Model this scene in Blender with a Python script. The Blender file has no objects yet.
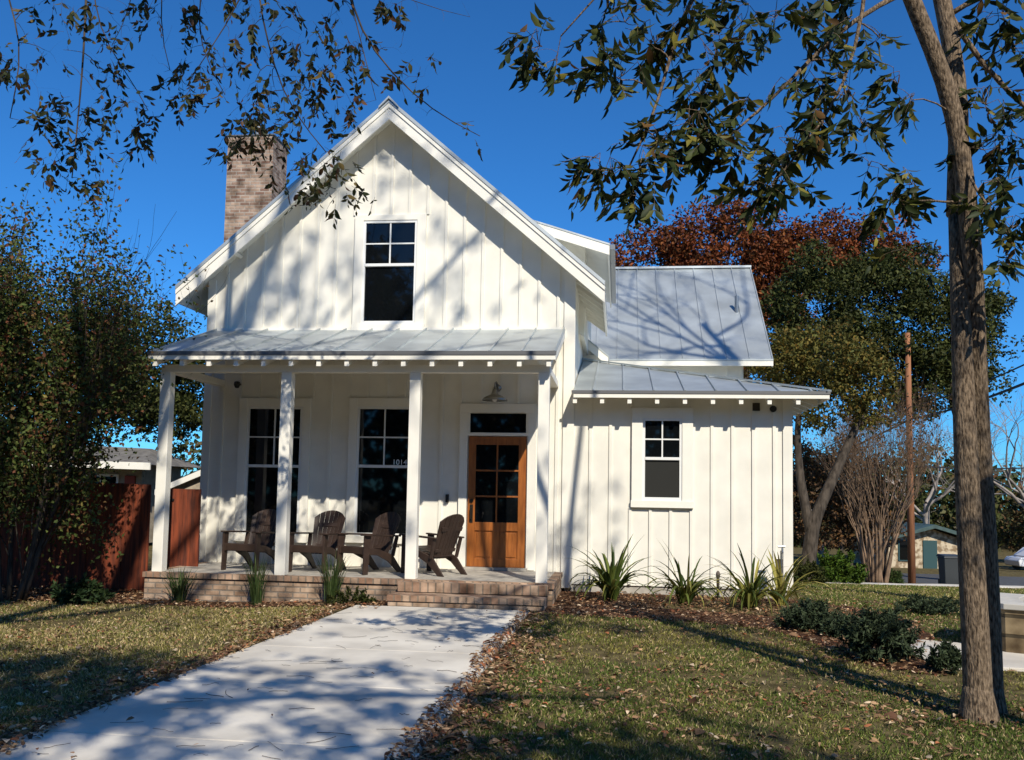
import bpy, bmesh, math, random
import numpy as np
from mathutils import Vector, Matrix

S = bpy.context.scene
COL = S.collection
rad = math.radians

# ------------------------------------------------------------------ camera
EYE = np.array([0.0, 0.0, 1.5])
FPX, YAW, PITCH, ROLL, SHIFT = 900.0, 0.1191628, 0.0732727, 0.0178632, 46.145

def _axes():
    fw0 = np.array([-math.sin(YAW), math.cos(YAW), 0]); rt0 = np.array([math.cos(YAW), math.sin(YAW), 0])
    up0 = np.array([0, 0, 1.0])
    fw = fw0 * math.cos(PITCH) + up0 * math.sin(PITCH); up = up0 * math.cos(PITCH) - fw0 * math.sin(PITCH)
    rt = rt0 * math.cos(ROLL) + up * math.sin(ROLL); up2 = up * math.cos(ROLL) - rt0 * math.sin(ROLL)
    return rt, up2, fw
RT, UP, FW = _axes()
cam = bpy.data.cameras.new('camera'); camo = bpy.data.objects.new('camera', cam); COL.objects.link(camo)
M = Matrix.Identity(4)
for i in range(3):
    M[i][0], M[i][1], M[i][2], M[i][3] = RT[i], UP[i], -FW[i], EYE[i]
camo.matrix_world = M
cam.sensor_width = 36; cam.lens = FPX / 1024 * 36; cam.shift_y = SHIFT / 1024; cam.clip_end = 3000; cam.clip_start = .05
S.camera = camo

# ------------------------------------------------------------------ sky and sun
SUN_D = np.array([-.47, 1.0, -.92]); SUN_D = SUN_D / np.linalg.norm(SUN_D)
W = bpy.data.worlds.new('World'); S.world = W; W.use_nodes = True
nt = W.node_tree; bg = nt.nodes['Background']
sky = nt.nodes.new('ShaderNodeTexSky'); sky.sky_type = 'NISHITA'; sky.sun_disc = False
sky.sun_elevation = math.asin(-SUN_D[2]); sky.sun_rotation = math.atan2(-SUN_D[0], -SUN_D[1])
sky.air_density = 1.0; sky.dust_density = 0.6; sky.ozone_density = 4.0; sky.altitude = 1500
hs = nt.nodes.new('ShaderNodeMixRGB'); hs.blend_type = 'MULTIPLY'; hs.inputs[0].default_value = 1; hs.inputs[2].default_value = (.36, 1.07, 1.66, 1)
nt.links.new(sky.outputs[0], hs.inputs[1]); nt.links.new(hs.outputs[0], bg.inputs[0]); bg.inputs[1].default_value = .076
sun = bpy.data.lights.new('sun', 'SUN'); sun.energy = 4.6; sun.angle = rad(.53); sun.color = (1.0, .93, .80)
suno = bpy.data.objects.new('sun', sun); COL.objects.link(suno)
suno.rotation_euler = Vector(SUN_D).to_track_quat('-Z', 'Y').to_euler(); suno.location = (6, -10, 20)
vs = S.view_settings; vs.view_transform = 'Standard'; vs.look = 'None'; vs.exposure = 0.2; vs.gamma = 1
vs.use_curve_mapping = False
S.render.engine = 'CYCLES'; S.cycles.max_bounces = 6; S.cycles.use_denoising = True

# ------------------------------------------------------------------ pixel rays (used to read places off the photograph)
def at(px, py, Y):
    d = FW + RT * ((px - 512) / FPX) - UP * ((py - 380 - SHIFT) / FPX)
    return EYE + d * ((Y - EYE[1]) / d[1])
def sstep(a, b, x):
    t = np.clip((np.asarray(x, float) - a) / (b - a), 0, 1); return t * t * (3 - 2 * t)
_GY = np.array([-100, 13, 16, 20, 25, 30, 35, 38, 45, 55, 70, 100, 600.])
_GZ = np.array([0, 0, -.1, -.35, -.80, -1.22, -1.65, -1.90, -2.25, -2.65, -3.2, -4.0, -6.0])
def gz(x, y):
    return np.interp(y, _GY, _GZ) * sstep(-1.0, 4.0, np.asarray(x, float) + np.maximum(0, np.asarray(y, float) - 26) * 2.0) - .09 * (1 - sstep(-5.2, -3.2, x)) * sstep(7.5, 11.0, y)
def G(x, y, dz=0): return np.array([x, y, float(gz(x, y)) + dz])

# ------------------------------------------------------------------ mesh helpers
OFF = {}
class MB:
    def __init__(s): s.v = []; s.f = []
    def add(s, vs, fs):
        o = len(s.v); s.v += [tuple(map(float, p)) for p in vs]; s.f += [tuple(i + o for i in f) for f in fs]; return s
    def box(s, a, b):
        x0, y0, z0 = a; x1, y1, z1 = b
        return s.add([(x0,y0,z0),(x1,y0,z0),(x1,y1,z0),(x0,y1,z0),(x0,y0,z1),(x1,y0,z1),(x1,y1,z1),(x0,y1,z1)],
                     [(0,3,2,1),(4,5,6,7),(0,1,5,4),(1,2,6,5),(2,3,7,6),(3,0,4,7)])
    def hexa(s, p):     # 8 points: bottom ring then top ring
        return s.add(p, [(0,3,2,1),(4,5,6,7),(0,1,5,4),(1,2,6,5),(2,3,7,6),(3,0,4,7)])
    def prism(s, poly, vec):   # planar polygon swept along vec
        n = len(poly); vec = np.array(vec, float)
        a = [np.array(p, float) for p in poly]; b = [p + vec for p in a]
        return s.add(a + b, [tuple(range(n))[::-1], tuple(range(n, 2*n))] + [(i, (i+1) % n, n + (i+1) % n, n + i) for i in range(n)])
    def obox(s, c, size, rot=(0,0,0)):
        R = np.array(__import__('mathutils').Euler(rot).to_matrix()); h = np.array(size) / 2
        pts = [np.array(c) + R @ (h * np.array(k)) for k in [(-1,-1,-1),(1,-1,-1),(1,1,-1),(-1,1,-1),(-1,-1,1),(1,-1,1),(1,1,1),(-1,1,1)]]
        return s.hexa(pts)
    def bar(s, a, b, w, h, up=(0,0,1)):   # rectangular bar from a to b
        a = np.array(a, float); b = np.array(b, float); d = b - a; d /= np.linalg.norm(d)
        r = np.cross(d, up); r /= np.linalg.norm(r); u = np.cross(r, d)
        k = [r*w/2*i + u*h/2*j for i, j in ((-1,-1),(1,-1),(1,1),(-1,1))]
        return s.hexa([a+k[0], a+k[1], b+k[1], b+k[0], a+k[3], a+k[2], b+k[2], b+k[3]])
    def tube(s, pts, r, n=6, cap=True):
        pts = np.asarray(pts, float); m = len(pts)
        r = np.full(m, r, float) if np.isscalar(r) else np.asarray(r, float)
        t = np.gradient(pts, axis=0); t /= np.linalg.norm(t, axis=1)[:, None] + 1e-9
        u = np.cross(t[0], [0,0,1.0]);
        if np.linalg.norm(u) < .05: u = np.cross(t[0], [1.0,0,0])
        u /= np.linalg.norm(u); ang = np.arange(n) * 2 * math.pi / n; o = len(s.v); vv = []
        for i in range(m):
            u = u - t[i] * (u @ t[i]); u /= np.linalg.norm(u) + 1e-9; w = np.cross(t[i], u)
            vv.append(pts[i] + r[i] * (np.cos(ang)[:, None] * u + np.sin(ang)[:, None] * w))
        s.v += [tuple(p) for p in np.concatenate(vv).tolist()]
        for i in range(m - 1):
            for j in range(n):
                k = (j + 1) % n
                s.f.append((o + i*n + j, o + i*n + k, o + (i+1)*n + k, o + (i+1)*n + j))
        if cap:
            s.f.append(tuple(o + j for j in range(n))[::-1]); s.f.append(tuple(o + (m-1)*n + j for j in range(n)))
        return s
    def lathe(s, prof, c, n=16):          # profile of (radius, z)
        o = len(s.v); m = len(prof)
        for r, z in prof:
            for j in range(n):
                a = 2*math.pi*j/n; s.v.append((c[0] + r*math.cos(a), c[1] + r*math.sin(a), c[2] + z))
        for i in range(m-1):
            for j in range(n):
                k = (j+1) % n; s.f.append((o+i*n+j, o+i*n+k, o+(i+1)*n+k, o+(i+1)*n+j))
        s.f.append(tuple(o + j for j in range(n))[::-1]); s.f.append(tuple(o + (m-1)*n + j for j in range(n)))
        return s

def link(name, me, mat, parent=None, smooth=False):
    o = bpy.data.objects.new(name, me); COL.objects.link(o)
    if mat is not None: me.materials.append(mat)
    if smooth: me.polygons.foreach_set('use_smooth', np.ones(len(me.polygons), bool))
    if parent is not None:
        o.parent = parent; OFF[o.name] = OFF.get(parent.name, (0,0,0))
    return o
def obj(name, mb, mat, parent=None, smooth=False, bevel=0):
    off = np.array(OFF.get(parent.name, (0,0,0))) if parent is not None else np.zeros(3)
    me = bpy.data.meshes.new(name)
    v = np.array(mb.v) - off
    me.from_pydata([tuple(p) for p in v.tolist()], [], mb.f)
    bm = bmesh.new(); bm.from_mesh(me); bmesh.ops.recalc_face_normals(bm, faces=bm.faces[:]); bm.to_mesh(me); bm.free()
    me.update()
    o = link(name, me, mat, parent, smooth)
    if bevel:
        b = o.modifiers.new('bevel', 'BEVEL'); b.width = bevel; b.segments = 2; b.limit_method = 'ANGLE'
    return o
def tag(o, label, cat, group=None, kind=None):
    if label: o['label'] = label
    if cat: o['category'] = cat
    if group: o['group'] = group
    if kind: o['kind'] = kind
    return o
def thing(name, label, cat, loc=(0,0,0), group=None, rotz=0):
    o = bpy.data.objects.new(name, None); COL.objects.link(o); o.location = loc; o.rotation_euler = (0,0,rotz)
    o.empty_display_size = .2
    OFF[o.name] = tuple(loc) if not rotz else (0,0,0)
    return tag(o, label, cat, group)
def soup(name, V, F4, tint, mat, parent=None, smooth=False):
    """mesh from numpy: V (n,3), F4 list of (m,k) index arrays, tint (n,3) vertex colours"""
    off = np.array(OFF.get(parent.name, (0,0,0))) if parent is not None else np.zeros(3)
    me = bpy.data.meshes.new(name); V = np.ascontiguousarray(V - off, np.float32)
    me.vertices.add(len(V)); me.vertices.foreach_set('co', V.ravel())
    li = np.concatenate([f.ravel() for f in F4]).astype(np.int32)
    tot = np.concatenate([np.full(len(f), f.shape[1]) for f in F4]); st = np.concatenate([[0], np.cumsum(tot)[:-1]]).astype(np.int32)
    me.loops.add(len(li)); me.loops.foreach_set('vertex_index', li)
    me.polygons.add(len(st)); me.polygons.foreach_set('loop_start', st)
    me.update(calc_edges=True); me.validate()
    if tint is not None:
        a = me.color_attributes.new('tint', 'FLOAT_COLOR', 'POINT')
        a.data.foreach_set('color', np.concatenate([tint, np.ones((len(tint), 1))], 1).astype(np.float32).ravel())
    return link(name, me, mat, parent, smooth)

# ------------------------------------------------------------------ materials
MATS = {}
def mat(name, col, rough=.6, metal=0, spec=.5, var=0, scale=6, bump=0, bscale=40, col2=None, stretch=None, detail=6, coat=0, lo=.35, hi=.65):
    m = bpy.data.materials.new(name); m.use_nodes = True; n = m.node_tree.nodes; l = m.node_tree.links
    b = n['Principled BSDF']; b.inputs['Roughness'].default_value = rough; b.inputs['Metallic'].default_value = metal
    b.inputs['Specular IOR Level'].default_value = spec; b.inputs['Base Color'].default_value = (*col, 1)
    if coat: b.inputs['Coat Weight'].default_value = coat
    tc = n.new('ShaderNodeTexCoord'); src = tc.outputs['Object']
    if stretch:
        mp = n.new('ShaderNodeMapping'); mp.inputs['Scale'].default_value = stretch; l.new(src, mp.inputs[0]); src = mp.outputs[0]
    if var or col2:
        t = n.new('ShaderNodeTexNoise'); t.inputs['Scale'].default_value = scale; t.inputs['Detail'].default_value = detail
        l.new(src, t.inputs['Vector']); r = n.new('ShaderNodeValToRGB'); l.new(t.outputs[0], r.inputs[0])
        c2 = col2 or tuple(c * (1 - var) for c in col); r.color_ramp.elements[0].position = lo; r.color_ramp.elements[1].position = hi
        r.color_ramp.elements[0].color = (*c2, 1); r.color_ramp.elements[1].color = (*col, 1); l.new(r.outputs[0], b.inputs['Base Color'])
    if bump:
        t = n.new('ShaderNodeTexNoise'); t.inputs['Scale'].default_value = bscale; t.inputs['Detail'].default_value = 5; l.new(src, t.inputs['Vector'])
        bp = n.new('ShaderNodeBump'); bp.inputs['Strength'].default_value = bump; bp.inputs['Distance'].default_value = .02
        l.new(t.outputs[0], bp.inputs['Height']); l.new(bp.outputs[0], b.inputs['Normal'])
    MATS[name] = m; return m
def leafmat(name, trans=.25, rough=.55, spec=.35, vary=.35):
    m = bpy.data.materials.new(name); m.use_nodes = True; n = m.node_tree.nodes; l = m.node_tree.links
    b = n['Principled BSDF']; b.inputs['Roughness'].default_value = rough; b.inputs['Specular IOR Level'].default_value = spec
    a = n.new('ShaderNodeVertexColor'); a.layer_name = 'tint'
    l.new(a.outputs[0], b.inputs['Base Color'])
    tr = n.new('ShaderNodeBsdfTranslucent'); l.new(a.outputs[0], tr.inputs[0]); mx = n.new('ShaderNodeMixShader'); mx.inputs[0].default_value = trans
    l.new(b.outputs[0], mx.inputs[1]); l.new(tr.outputs[0], mx.inputs[2]); l.new(mx.outputs[0], n['Material Output'].inputs[0])
    return m
def brickmat(name, c1, c2, mortar, bw, bh, msize=.012, bump=.6, rough=.85, axes=None):
    m = bpy.data.materials.new(name); m.use_nodes = True; n = m.node_tree.nodes; l = m.node_tree.links
    b = n['Principled BSDF']; b.inputs['Roughness'].default_value = rough; b.inputs['Specular IOR Level'].default_value = .2
    tc = n.new('ShaderNodeTexCoord'); sp = n.new('ShaderNodeSeparateXYZ'); l.new(tc.outputs['Object'], sp.inputs[0])
    ad = n.new('ShaderNodeMath'); l.new(sp.outputs[0], ad.inputs[0]); l.new(sp.outputs[1], ad.inputs[1])
    cb = n.new('ShaderNodeCombineXYZ'); l.new(ad.outputs[0], cb.inputs[0]); l.new(sp.outputs[2], cb.inputs[1])
    br = n.new('ShaderNodeTexBrick'); l.new(cb.outputs[0], br.inputs['Vector']); br.inputs['Scale'].default_value = 1
    br.inputs['Brick Width'].default_value = bw; br.inputs['Row Height'].default_value = bh; br.inputs['Mortar Size'].default_value = msize
    br.inputs['Color1'].default_value = (*c1, 1); br.inputs['Color2'].default_value = (*c2, 1); br.inputs['Mortar'].default_value = (*mortar, 1)
    br.inputs['Mortar Smooth'].default_value = .3; br.inputs['Bias'].default_value = -.1
    t = n.new('ShaderNodeTexNoise'); t.inputs['Scale'].default_value = 5; t.inputs['Detail'].default_value = 8; l.new(tc.outputs['Object'], t.inputs['Vector'])
    r = n.new('ShaderNodeValToRGB'); r.color_ramp.elements[0].position = .3; r.color_ramp.elements[1].position = .7
    r.color_ramp.elements[0].color = (.30, .27, .25, 1); r.color_ramp.elements[1].color = (1.1, 1.1, 1.1, 1); l.new(t.outputs[0], r.inputs[0])
    mx = n.new('ShaderNodeMixRGB'); mx.blend_type = 'MULTIPLY'; mx.inputs[0].default_value = 1; l.new(br.outputs[0], mx.inputs[1]); l.new(r.outputs[0], mx.inputs[2])
    l.new(mx.outputs[0], b.inputs['Base Color'])
    bp = n.new('ShaderNodeBump'); bp.inputs['Strength'].default_value = bump; bp.inputs['Distance'].default_value = .01; bp.invert = True
    l.new(br.outputs['Fac'], bp.inputs['Height']); l.new(bp.outputs[0], b.inputs['Normal'])
    return m

m_white = mat('white_paint', (.84, .805, .705), .55, var=.11, scale=2.2, bump=.05, bscale=60, detail=9)
m_trim = mat('white_trim', (.85, .815, .72), .5, var=.05, scale=3)
m_metal = mat('galvanised_roof', (.57, .61, .61), .46, metal=.58, var=.28, scale=1.3, bump=.04, bscale=6, stretch=(1, 1, 1))
m_metal_dark = mat('roof_edge', (.16, .16, .16), .5, metal=.6)
m_glass = mat('window_glass', (.004, .005, .006), .03, spec=.4)
m_screen = mat('screen_mesh', (.030, .030, .027), .8, spec=.1)
m_sash = mat('vinyl_sash', (.78, .78, .75), .4)
m_door = mat('stained_wood', (.35, .112, .021), .42, spec=.4, col2=(.22, .065, .012), scale=3, stretch=(9, 9, 1.2), bump=.08, bscale=20, coat=.15)
m_door_dark = mat('stained_wood_dark', (.16, .055, .018), .5, col2=(.09, .03, .01), scale=3, stretch=(9, 9, 1.2))
m_brass = mat('dark_bronze', (.06, .05, .04), .35, metal=.8)
m_galv = mat('galvanised_lamp', (.34, .34, .32), .35, metal=.9)
m_brick = brickmat('porch_brick', (.58, .43, .31), (.40, .26, .17), (.30, .25, .20), .21, .075)
m_rowlock = brickmat('rowlock_brick', (.52, .37, .26), (.32, .18, .115), (.26, .21, .16), .105, .4)
m_chimb = brickmat('chimney_brick', (.47, .34, .25), (.20, .11, .08), (.42, .36, .30), .215, .075)
m_slab = mat('porch_slab', (.46, .42, .36), .8, var=.35, scale=7, bump=.1)
m_chair = mat('brown_resin', (.048, .029, .021), .5, spec=.35, var=.3, scale=8)
m_fence = mat('stained_fence', (.25, .05, .015), .75, col2=(.07, .016, .007), scale=2.5, stretch=(8, 8, .7), bump=.15, bscale=14)
m_black = mat('black_metal', (.012, .012, .012), .5)
m_bark = mat('bark', (.25, .185, .125), .95, spec=.08, col2=(.045, .032, .022), scale=8, stretch=(9, 9, 2.4), bump=1.0, bscale=9, detail=10, lo=.33, hi=.62)
m_bark_dark = mat('dark_bark', (.10, .08, .062), .9, spec=.15, col2=(.035, .028, .022), scale=9, stretch=(1.5, 1.5, .4), bump=.8, bscale=14)
m_bark_grey = mat('grey_bark', (.15, .122, .098), .9, spec=.15, col2=(.11, .09, .075), scale=5, stretch=(1.5, 1.5, .5), bump=.5, bscale=9)
m_twig = mat('twig', (.20, .15, .11), .9, var=.5, scale=4)
m_paletwig = mat('pale_twig', (.34, .29, .25), .9, var=.4, scale=2)
m_browntwig = mat('brown_twig', (.24, .155, .095), .9, var=.5, scale=4)
m_soil = mat('lawn_soil', (.16, .125, .055), .95, spec=.1, col2=(.060, .048, .02), scale=5, bump=.5, bscale=60, detail=10)
m_mulch = mat('mulch', (.12, .06, .032), .95, spec=.1, col2=(.03, .016, .010), scale=14, bump=.9, bscale=50, detail=10)
m_conc = mat('concrete', (.71, .66, .57), .85, spec=.2, col2=(.50, .46, .395), scale=1.3, bump=.15, bscale=90, detail=10)
m_asph = mat('asphalt', (.075, .075, .078), .9, var=.3, scale=5, bump=.2, bscale=60)
m_stonewall = brickmat('stone_blocks', (.34, .26, .15), (.22, .16, .09), (.10, .08, .05), .42, .19, .02, .9)
m_cap = mat('limestone_cap', (.55, .52, .46), .85, var=.2, scale=5)
m_pole = mat('treated_pole', (.33, .14, .06), .85, col2=(.20, .08, .038), scale=3, stretch=(4, 4, .3), bump=.3, bscale=12)
m_wire = mat('wire', (.015, .015, .015), .6)
m_bin = mat('bin_plastic', (.035, .04, .042), .5)
m_leaf = leafmat('foliage', .25, .65, .18); m_leafgloss = leafmat('glossy_foliage', .30, .55, .22); m_litter = leafmat('dry_leaf', .1, .8, .15)
m_grass = leafmat('grass_blades', .25, .65, .2)
m_beige = mat('beige_brick', (.42, .35, .26), .9, var=.3, scale=8)
m_shingle = mat('shingles', (.17, .16, .15), .95, var=.4, scale=6)
m_shutter = mat('red_shutter', (.30, .05, .03), .7)
m_teal = mat('teal_paint', (.02, .065, .07), .6)
m_greenroof = mat('green_roof', (.055, .10, .095), .6, var=.3, scale=4)
m_rub = mat('pale_limestone', (.58, .48, .34), .95, col2=(.24, .17, .10), scale=3.2, bump=.8, bscale=6, lo=.42, hi=.55)
m_ink = mat('white_numerals', (.8, .8, .8), .5)

# ================================================================== SETTING
def axis(lo, hi, fine0, fine1, step, ratio=1.25):
    a = list(np.arange(fine0, fine1 + 1e-6, step)); s = step
    while a[-1] < hi: s *= ratio; a.append(min(a[-1] + s, hi))
    s = step; b = [fine0]
    while b[-1] > lo: s *= ratio; b.append(max(b[-1] - s, lo))
    return np.array(b[1:][::-1] + a)
gx = axis(-500, 500, -9, 10, .5); gy = axis(-120, 700, 2, 45, .5)
X, Y = np.meshgrid(gx, gy); Z = gz(X, Y)
V = np.stack([X, Y, Z], -1).reshape(-1, 3); nx = len(gx)
i, j = np.meshgrid(np.arange(nx - 1), np.arange(len(gy) - 1)); a = (j * nx + i).ravel()
o = soup('lawn_ground', V, [np.stack([a, a + 1, a + nx + 1, a + nx], 1)], None, m_soil, smooth=True); tag(o, 'autumn front lawn with brown soil showing between the grass', None, kind='structure')

def strip_sheet(name, pts, w, m, lift, label, n=60, thick=.03):
    """ribbon following the ground along a polyline (plan points)"""
    pts = np.array(pts, float); d = np.concatenate([[0], np.cumsum(np.linalg.norm(np.diff(pts, axis=0), axis=1))])
    t = np.linspace(0, d[-1], n); c = np.stack([np.interp(t, d, pts[:, k]) for k in (0, 1)], 1)
    tg = np.gradient(c, axis=0); tg /= np.linalg.norm(tg, axis=1)[:, None]; nr = np.stack([-tg[:, 1], tg[:, 0]], 1)
    mb = MB(); L = c + nr * w / 2; R = c - nr * w / 2
    zl = gz(c[:, 0], c[:, 1]) + lift
    v = [(*L[k], max(zl[k], float(gz(*L[k])) + lift)) for k in range(n)] + [(*R[k], max(zl[k], float(gz(*R[k])) + lift)) for k in range(n)]
    f = [(k, k + 1, n + k + 1, n + k) for k in range(n - 1)]
    vb = [(x, y, z - thick - lift) for x, y, z in v]; o = 2 * n
    f += [(k, o + k, o + k + 1, k + 1) for k in range(n - 1)] + [(n + k + 1, o + n + k + 1, o + n + k, n + k) for k in range(n - 1)]
    mb.add(v + vb, f); o = obj(name, mb, m); return tag(o, label, None, kind='structure')

# front walk: concrete slabs with open joints
mb = MB(); yy = [2.0, 3.6, 5.15, 6.7, 8.25, 9.8, 11.36]
for k in range(len(yy) - 1):
    xl0, xl1 = -3.46 + .02 * (yy[k] - 5), -3.46 + .02 * (yy[k+1] - 5)
    mb.hexa([(xl0, yy[k]+.006, -.05), (-1.12, yy[k]+.006, -.05), (-1.10, yy[k+1]-.006, -.05), (xl1, yy[k+1]-.006, -.05),
             (xl0, yy[k]+.006, .025), (-1.12, yy[k]+.006, .025), (-1.10, yy[k+1]-.006, .025), (xl1, yy[k+1]-.006, .025)])
tag(obj('front_walk', mb, m_conc, bevel=.006), 'pale concrete walk leading up to the porch steps', None, kind='structure')
mb = MB()
for k in range(6):
    x0 = 2.82 + k * 1.5; x1 = x0 + 1.488; f0, f1 = 8.55 + .04*k, 8.59 + .04*k; r0, r1 = max(9.2, 10.2 - .55*k), max(9.2, 10.2 - .55*(k+1))
    mb.hexa([(x0, f0, -.05), (x1, f1, -.05), (x1, r1, -.05), (x0, r0, -.05), (x0, f0, .03), (x1, f1, .03), (x1, r1, .03), (x0, r0, .03)])
tag(obj('side_walk', mb, m_conc, bevel=.006), 'pale concrete side walk beyond the double trunk', None, kind='structure')
strip_sheet('street', [(60, 38), (30, 40.5), (14, 43), (0, 47), (-20, 55)], 7.5, m_asph, .012, 'grey asphalt street across the far side of the yard', 90)
strip_sheet('sidewalk', [(3.0, 24.2), (5.0, 25.6), (7.0, 27.4), (9.2, 30.2), (11.2, 33.0), (14.0, 34.5), (40, 33)], 1.25, m_conc, .03, 'narrow pale sidewalk curving past the utility pole', 80)
# mulch bed
def poly_sheet(name, pts, m, lift, label):
    mb = MB(); mb.add([(x, y, float(gz(x, y)) + lift) for x, y in pts], [tuple(range(len(pts)))]); o = obj(name, mb, m); return tag(o, label, None, kind='structure')
rng = np.random.default_rng(3)
def wob(pts, amp=.07, sub=6):
    out = []
    for k in range(len(pts)):
        p, q = np.array(pts[k]), np.array(pts[(k+1) % len(pts)])
        for s in range(sub): out.append(p + (q - p) * s / sub + rng.normal(0, amp, 2) * (s > 0))
    return out
BED = [(-1.0, 11.3), (-.2, 11.15), (.8, 11.0), (1.7, 10.6), (2.0, 9.6), (2.25, 8.5), (2.8, 8.2), (2.85, 9.2), (3.4, 10.3), (3.6, 11.6), (3.3, 12.8), (2.7, 13.6), (2.6, 13.95), (-1.0, 13.95)]
poly_sheet('planting_bed', wob(BED, .05), m_mulch, .008, 'mulched planting bed covered in brown leaves along the white wall')
BED2 = [(-9.5, 11.5), (-6.6, 11.55), (-4, 11.5), (-3.0, 11.15), (-2.9, 12.1), (-6.6, 12.1), (-6.7, 13.4), (-9.5, 13.4)]
poly_sheet('porch_bed', wob(BED2, .04), m_mulch, .008, 'narrow mulched bed along the brick porch base')

# ================================================================== HOUSE
YW = 13.9                                     # front wall plane
XL, XR, XW = -6.70, -.72, 2.56                # main left, main right, wing right
RX, RZ, K = -3.67, 7.66, .866                 # ridge x, ridge z (top of metal), slope
house = thing('farmhouse', 'white board and batten farmhouse with gabled front and shed roofed porch', 'house', (-3.67, YW, 0))
HG = lambda x: RZ - .12 - K * abs(x - RX)     # underside of the main roof over x

def window(cx, z0, z1, w, Y, cas, rail, name='window', lites=True, sill=True, tcas=None, drop=.0):
    """casing is the part; frame, panes and sill are its pieces"""
    tcas = tcas or cas; x0, x1 = cx - w/2, cx + w/2; mb = MB(); p = .055
    mb.box((x0-cas, Y-p, z0-.03), (x0-.028, Y-.001, z1+tcas)); mb.box((x1+.028, Y-p, z0-.03), (x1+cas, Y-.001, z1+tcas))
    mb.box((x0-.028, Y-p+.004, z1+.028), (x1+.028, Y-.001, z1+tcas))
    mb.box((x0-cas-.01, Y-p-.012, z0-.135), (x1+cas+.01, Y-.001, z0-.03))
    win = obj(name, mb, m_trim, house, bevel=.003)
    s = MB(); f = .028; t = Y-.038
    s.box((x0-f, t, z0-.03), (x0+.012, Y-.002, z1+f)); s.box((x1-.012, t, z0-.03), (x1+f, Y-.002, z1+f))
    s.box((x0+.012, t, z1-.012), (x1-.012, Y-.002, z1+f)); s.box((x0+.012, t, z0-.03), (x1-.012, Y-.002, z0+.022))
    if rail:
        s.box((x0+.012, t-.012, rail-.022), (x1-.012, Y-.004, rail+.022))
        s.box((cx-.011, t+.008, rail+.022), (cx+.011, Y-.004, z1-.012)); zm = (rail + z1)/2
        s.box((x0+.012, t+.010, zm-.011), (cx-.011, Y-.004, zm+.011)); s.box((cx+.011, t+.010, zm-.011), (x1-.012, Y-.004, zm+.011))
    obj('frame', s, m_sash, win, bevel=.002)
    g = MB()
    if rail:
        g.add([(x0, Y-.010, rail), (x1, Y-.010, rail), (x1, Y-.010, z1), (x0, Y-.010, z1)], [(0,1,2,3)])
        g.add([(x0, Y-.005, z0), (x1, Y-.005, z0), (x1, Y-.005, rail), (x0, Y-.005, rail)], [(0,1,2,3)])
    else: g.add([(x0, Y-.008, z0), (x1, Y-.008, z0), (x1, Y-.008, z1), (x0, Y-.008, z1)], [(0,1,2,3)])
    obj('pane', g, m_glass, win)
    return win, (x0-cas-.015, x1+cas+.015, z0-.14, z1+tcas+.005)

RE = []
wn, r = window(-3.685, 4.17, 5.80, .83, YW, .17, 5.10, tcas=.12); RE.append(r)
wn, r = window(-5.50, .78, 2.78, .87, YW, .16, 1.85); RE.append(r)
wn2, r = window(-3.69, .80, 2.79, .84, YW, .16, 1.87); RE.append(r)
wn3, r = window(.65, 1.44, 2.64, .54, YW, .19, 2.05, tcas=.19); REW = [r]
mb = MB(); mb.box((.385, YW-.018, 1.445), (.915, YW-.012, 2.025)); obj('insect_screen', mb, m_screen, wn3)
# house number on the upper sash
cu = bpy.data.curves.new('house_number', 'FONT'); cu.body = '1014'; cu.size = .12; cu.extrude = .001; cu.align_x = 'RIGHT'
to = bpy.data.objects.new('tmp', cu); me = bpy.data.meshes.new_from_object(to); bpy.data.objects.remove(to)
me.transform(Matrix.Translation(Vector((-3.315, YW-.016, 1.90)) - Vector(OFF[house.name])) @ Matrix.Rotation(rad(90), 4, 'X'))
link('house_number', me, m_ink, wn2)

# door with transom
DX0, DX1, DZ0, DZ1 = -2.33, -1.43, .345, 2.36
mb = MB(); c = .15; TZ = 2.71
mb.box((DX0-c, YW-.06, .31), (DX0-.02, YW-.001, TZ+.02)); mb.box((DX1+.02, YW-.06, .31), (DX1+c, YW-.001, TZ+.02))
mb.box((DX0-c, YW-.064, TZ+.02), (DX1+c, YW-.001, TZ+.16)); mb.box((DX0-.02, YW-.05, DZ1+.01), (DX1+.02, YW-.001, DZ1+.06))
mb.box((DX0-.02, YW-.045, DZ1+.06), (DX0+.01, YW-.001, TZ+.02)); mb.box((DX1-.01, YW-.045, DZ1+.06), (DX1+.02, YW-.001, TZ+.02))
dc = obj('door_casing', mb, m_trim, house, bevel=.003)
mb = MB(); mb.add([(DX0, YW-.012, DZ1+.05), (DX1, YW-.012, DZ1+.05), (DX1, YW-.012, TZ+.01), (DX0, YW-.012, TZ+.01)], [(0,1,2,3)])
obj('transom_pane', mb, m_glass, dc)
mb = MB(); mb.box((DX0-.05, YW-.14, .30), (DX1+.05, YW-.004, .342)); obj('threshold', mb, m_slab, dc)
RE.append((DX0-c-.01, DX1+c+.01, .2, TZ+.17))
dm = MB(); yd = YW-.034; w = DX1-DX0; gx0, gx1 = DX0+.115, DX1-.115; gz0, gz1 = 1.03, 2.23; dm.box((DX0, YW-.03, DZ0), (DX1, YW-.003, DZ1))
def dbox(x0, x1, z0, z1, d=0): dm.box((x0, YW-.052-d, z0), (x1, YW-.031, z1))
dbox(DX0, gx0, DZ0, DZ1); dbox(gx1, DX1, DZ0, DZ1); dbox(gx0, gx1, gz1, DZ1); dbox(gx0, gx1, .90, gz0); dbox(gx0, gx1, DZ0, .47)
cxd = (DX0+DX1)/2; dbox(cxd-.05, cxd+.05, .47, .90); dbox(cxd-.013, cxd+.013, gz0, gz1, -.004)
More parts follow.
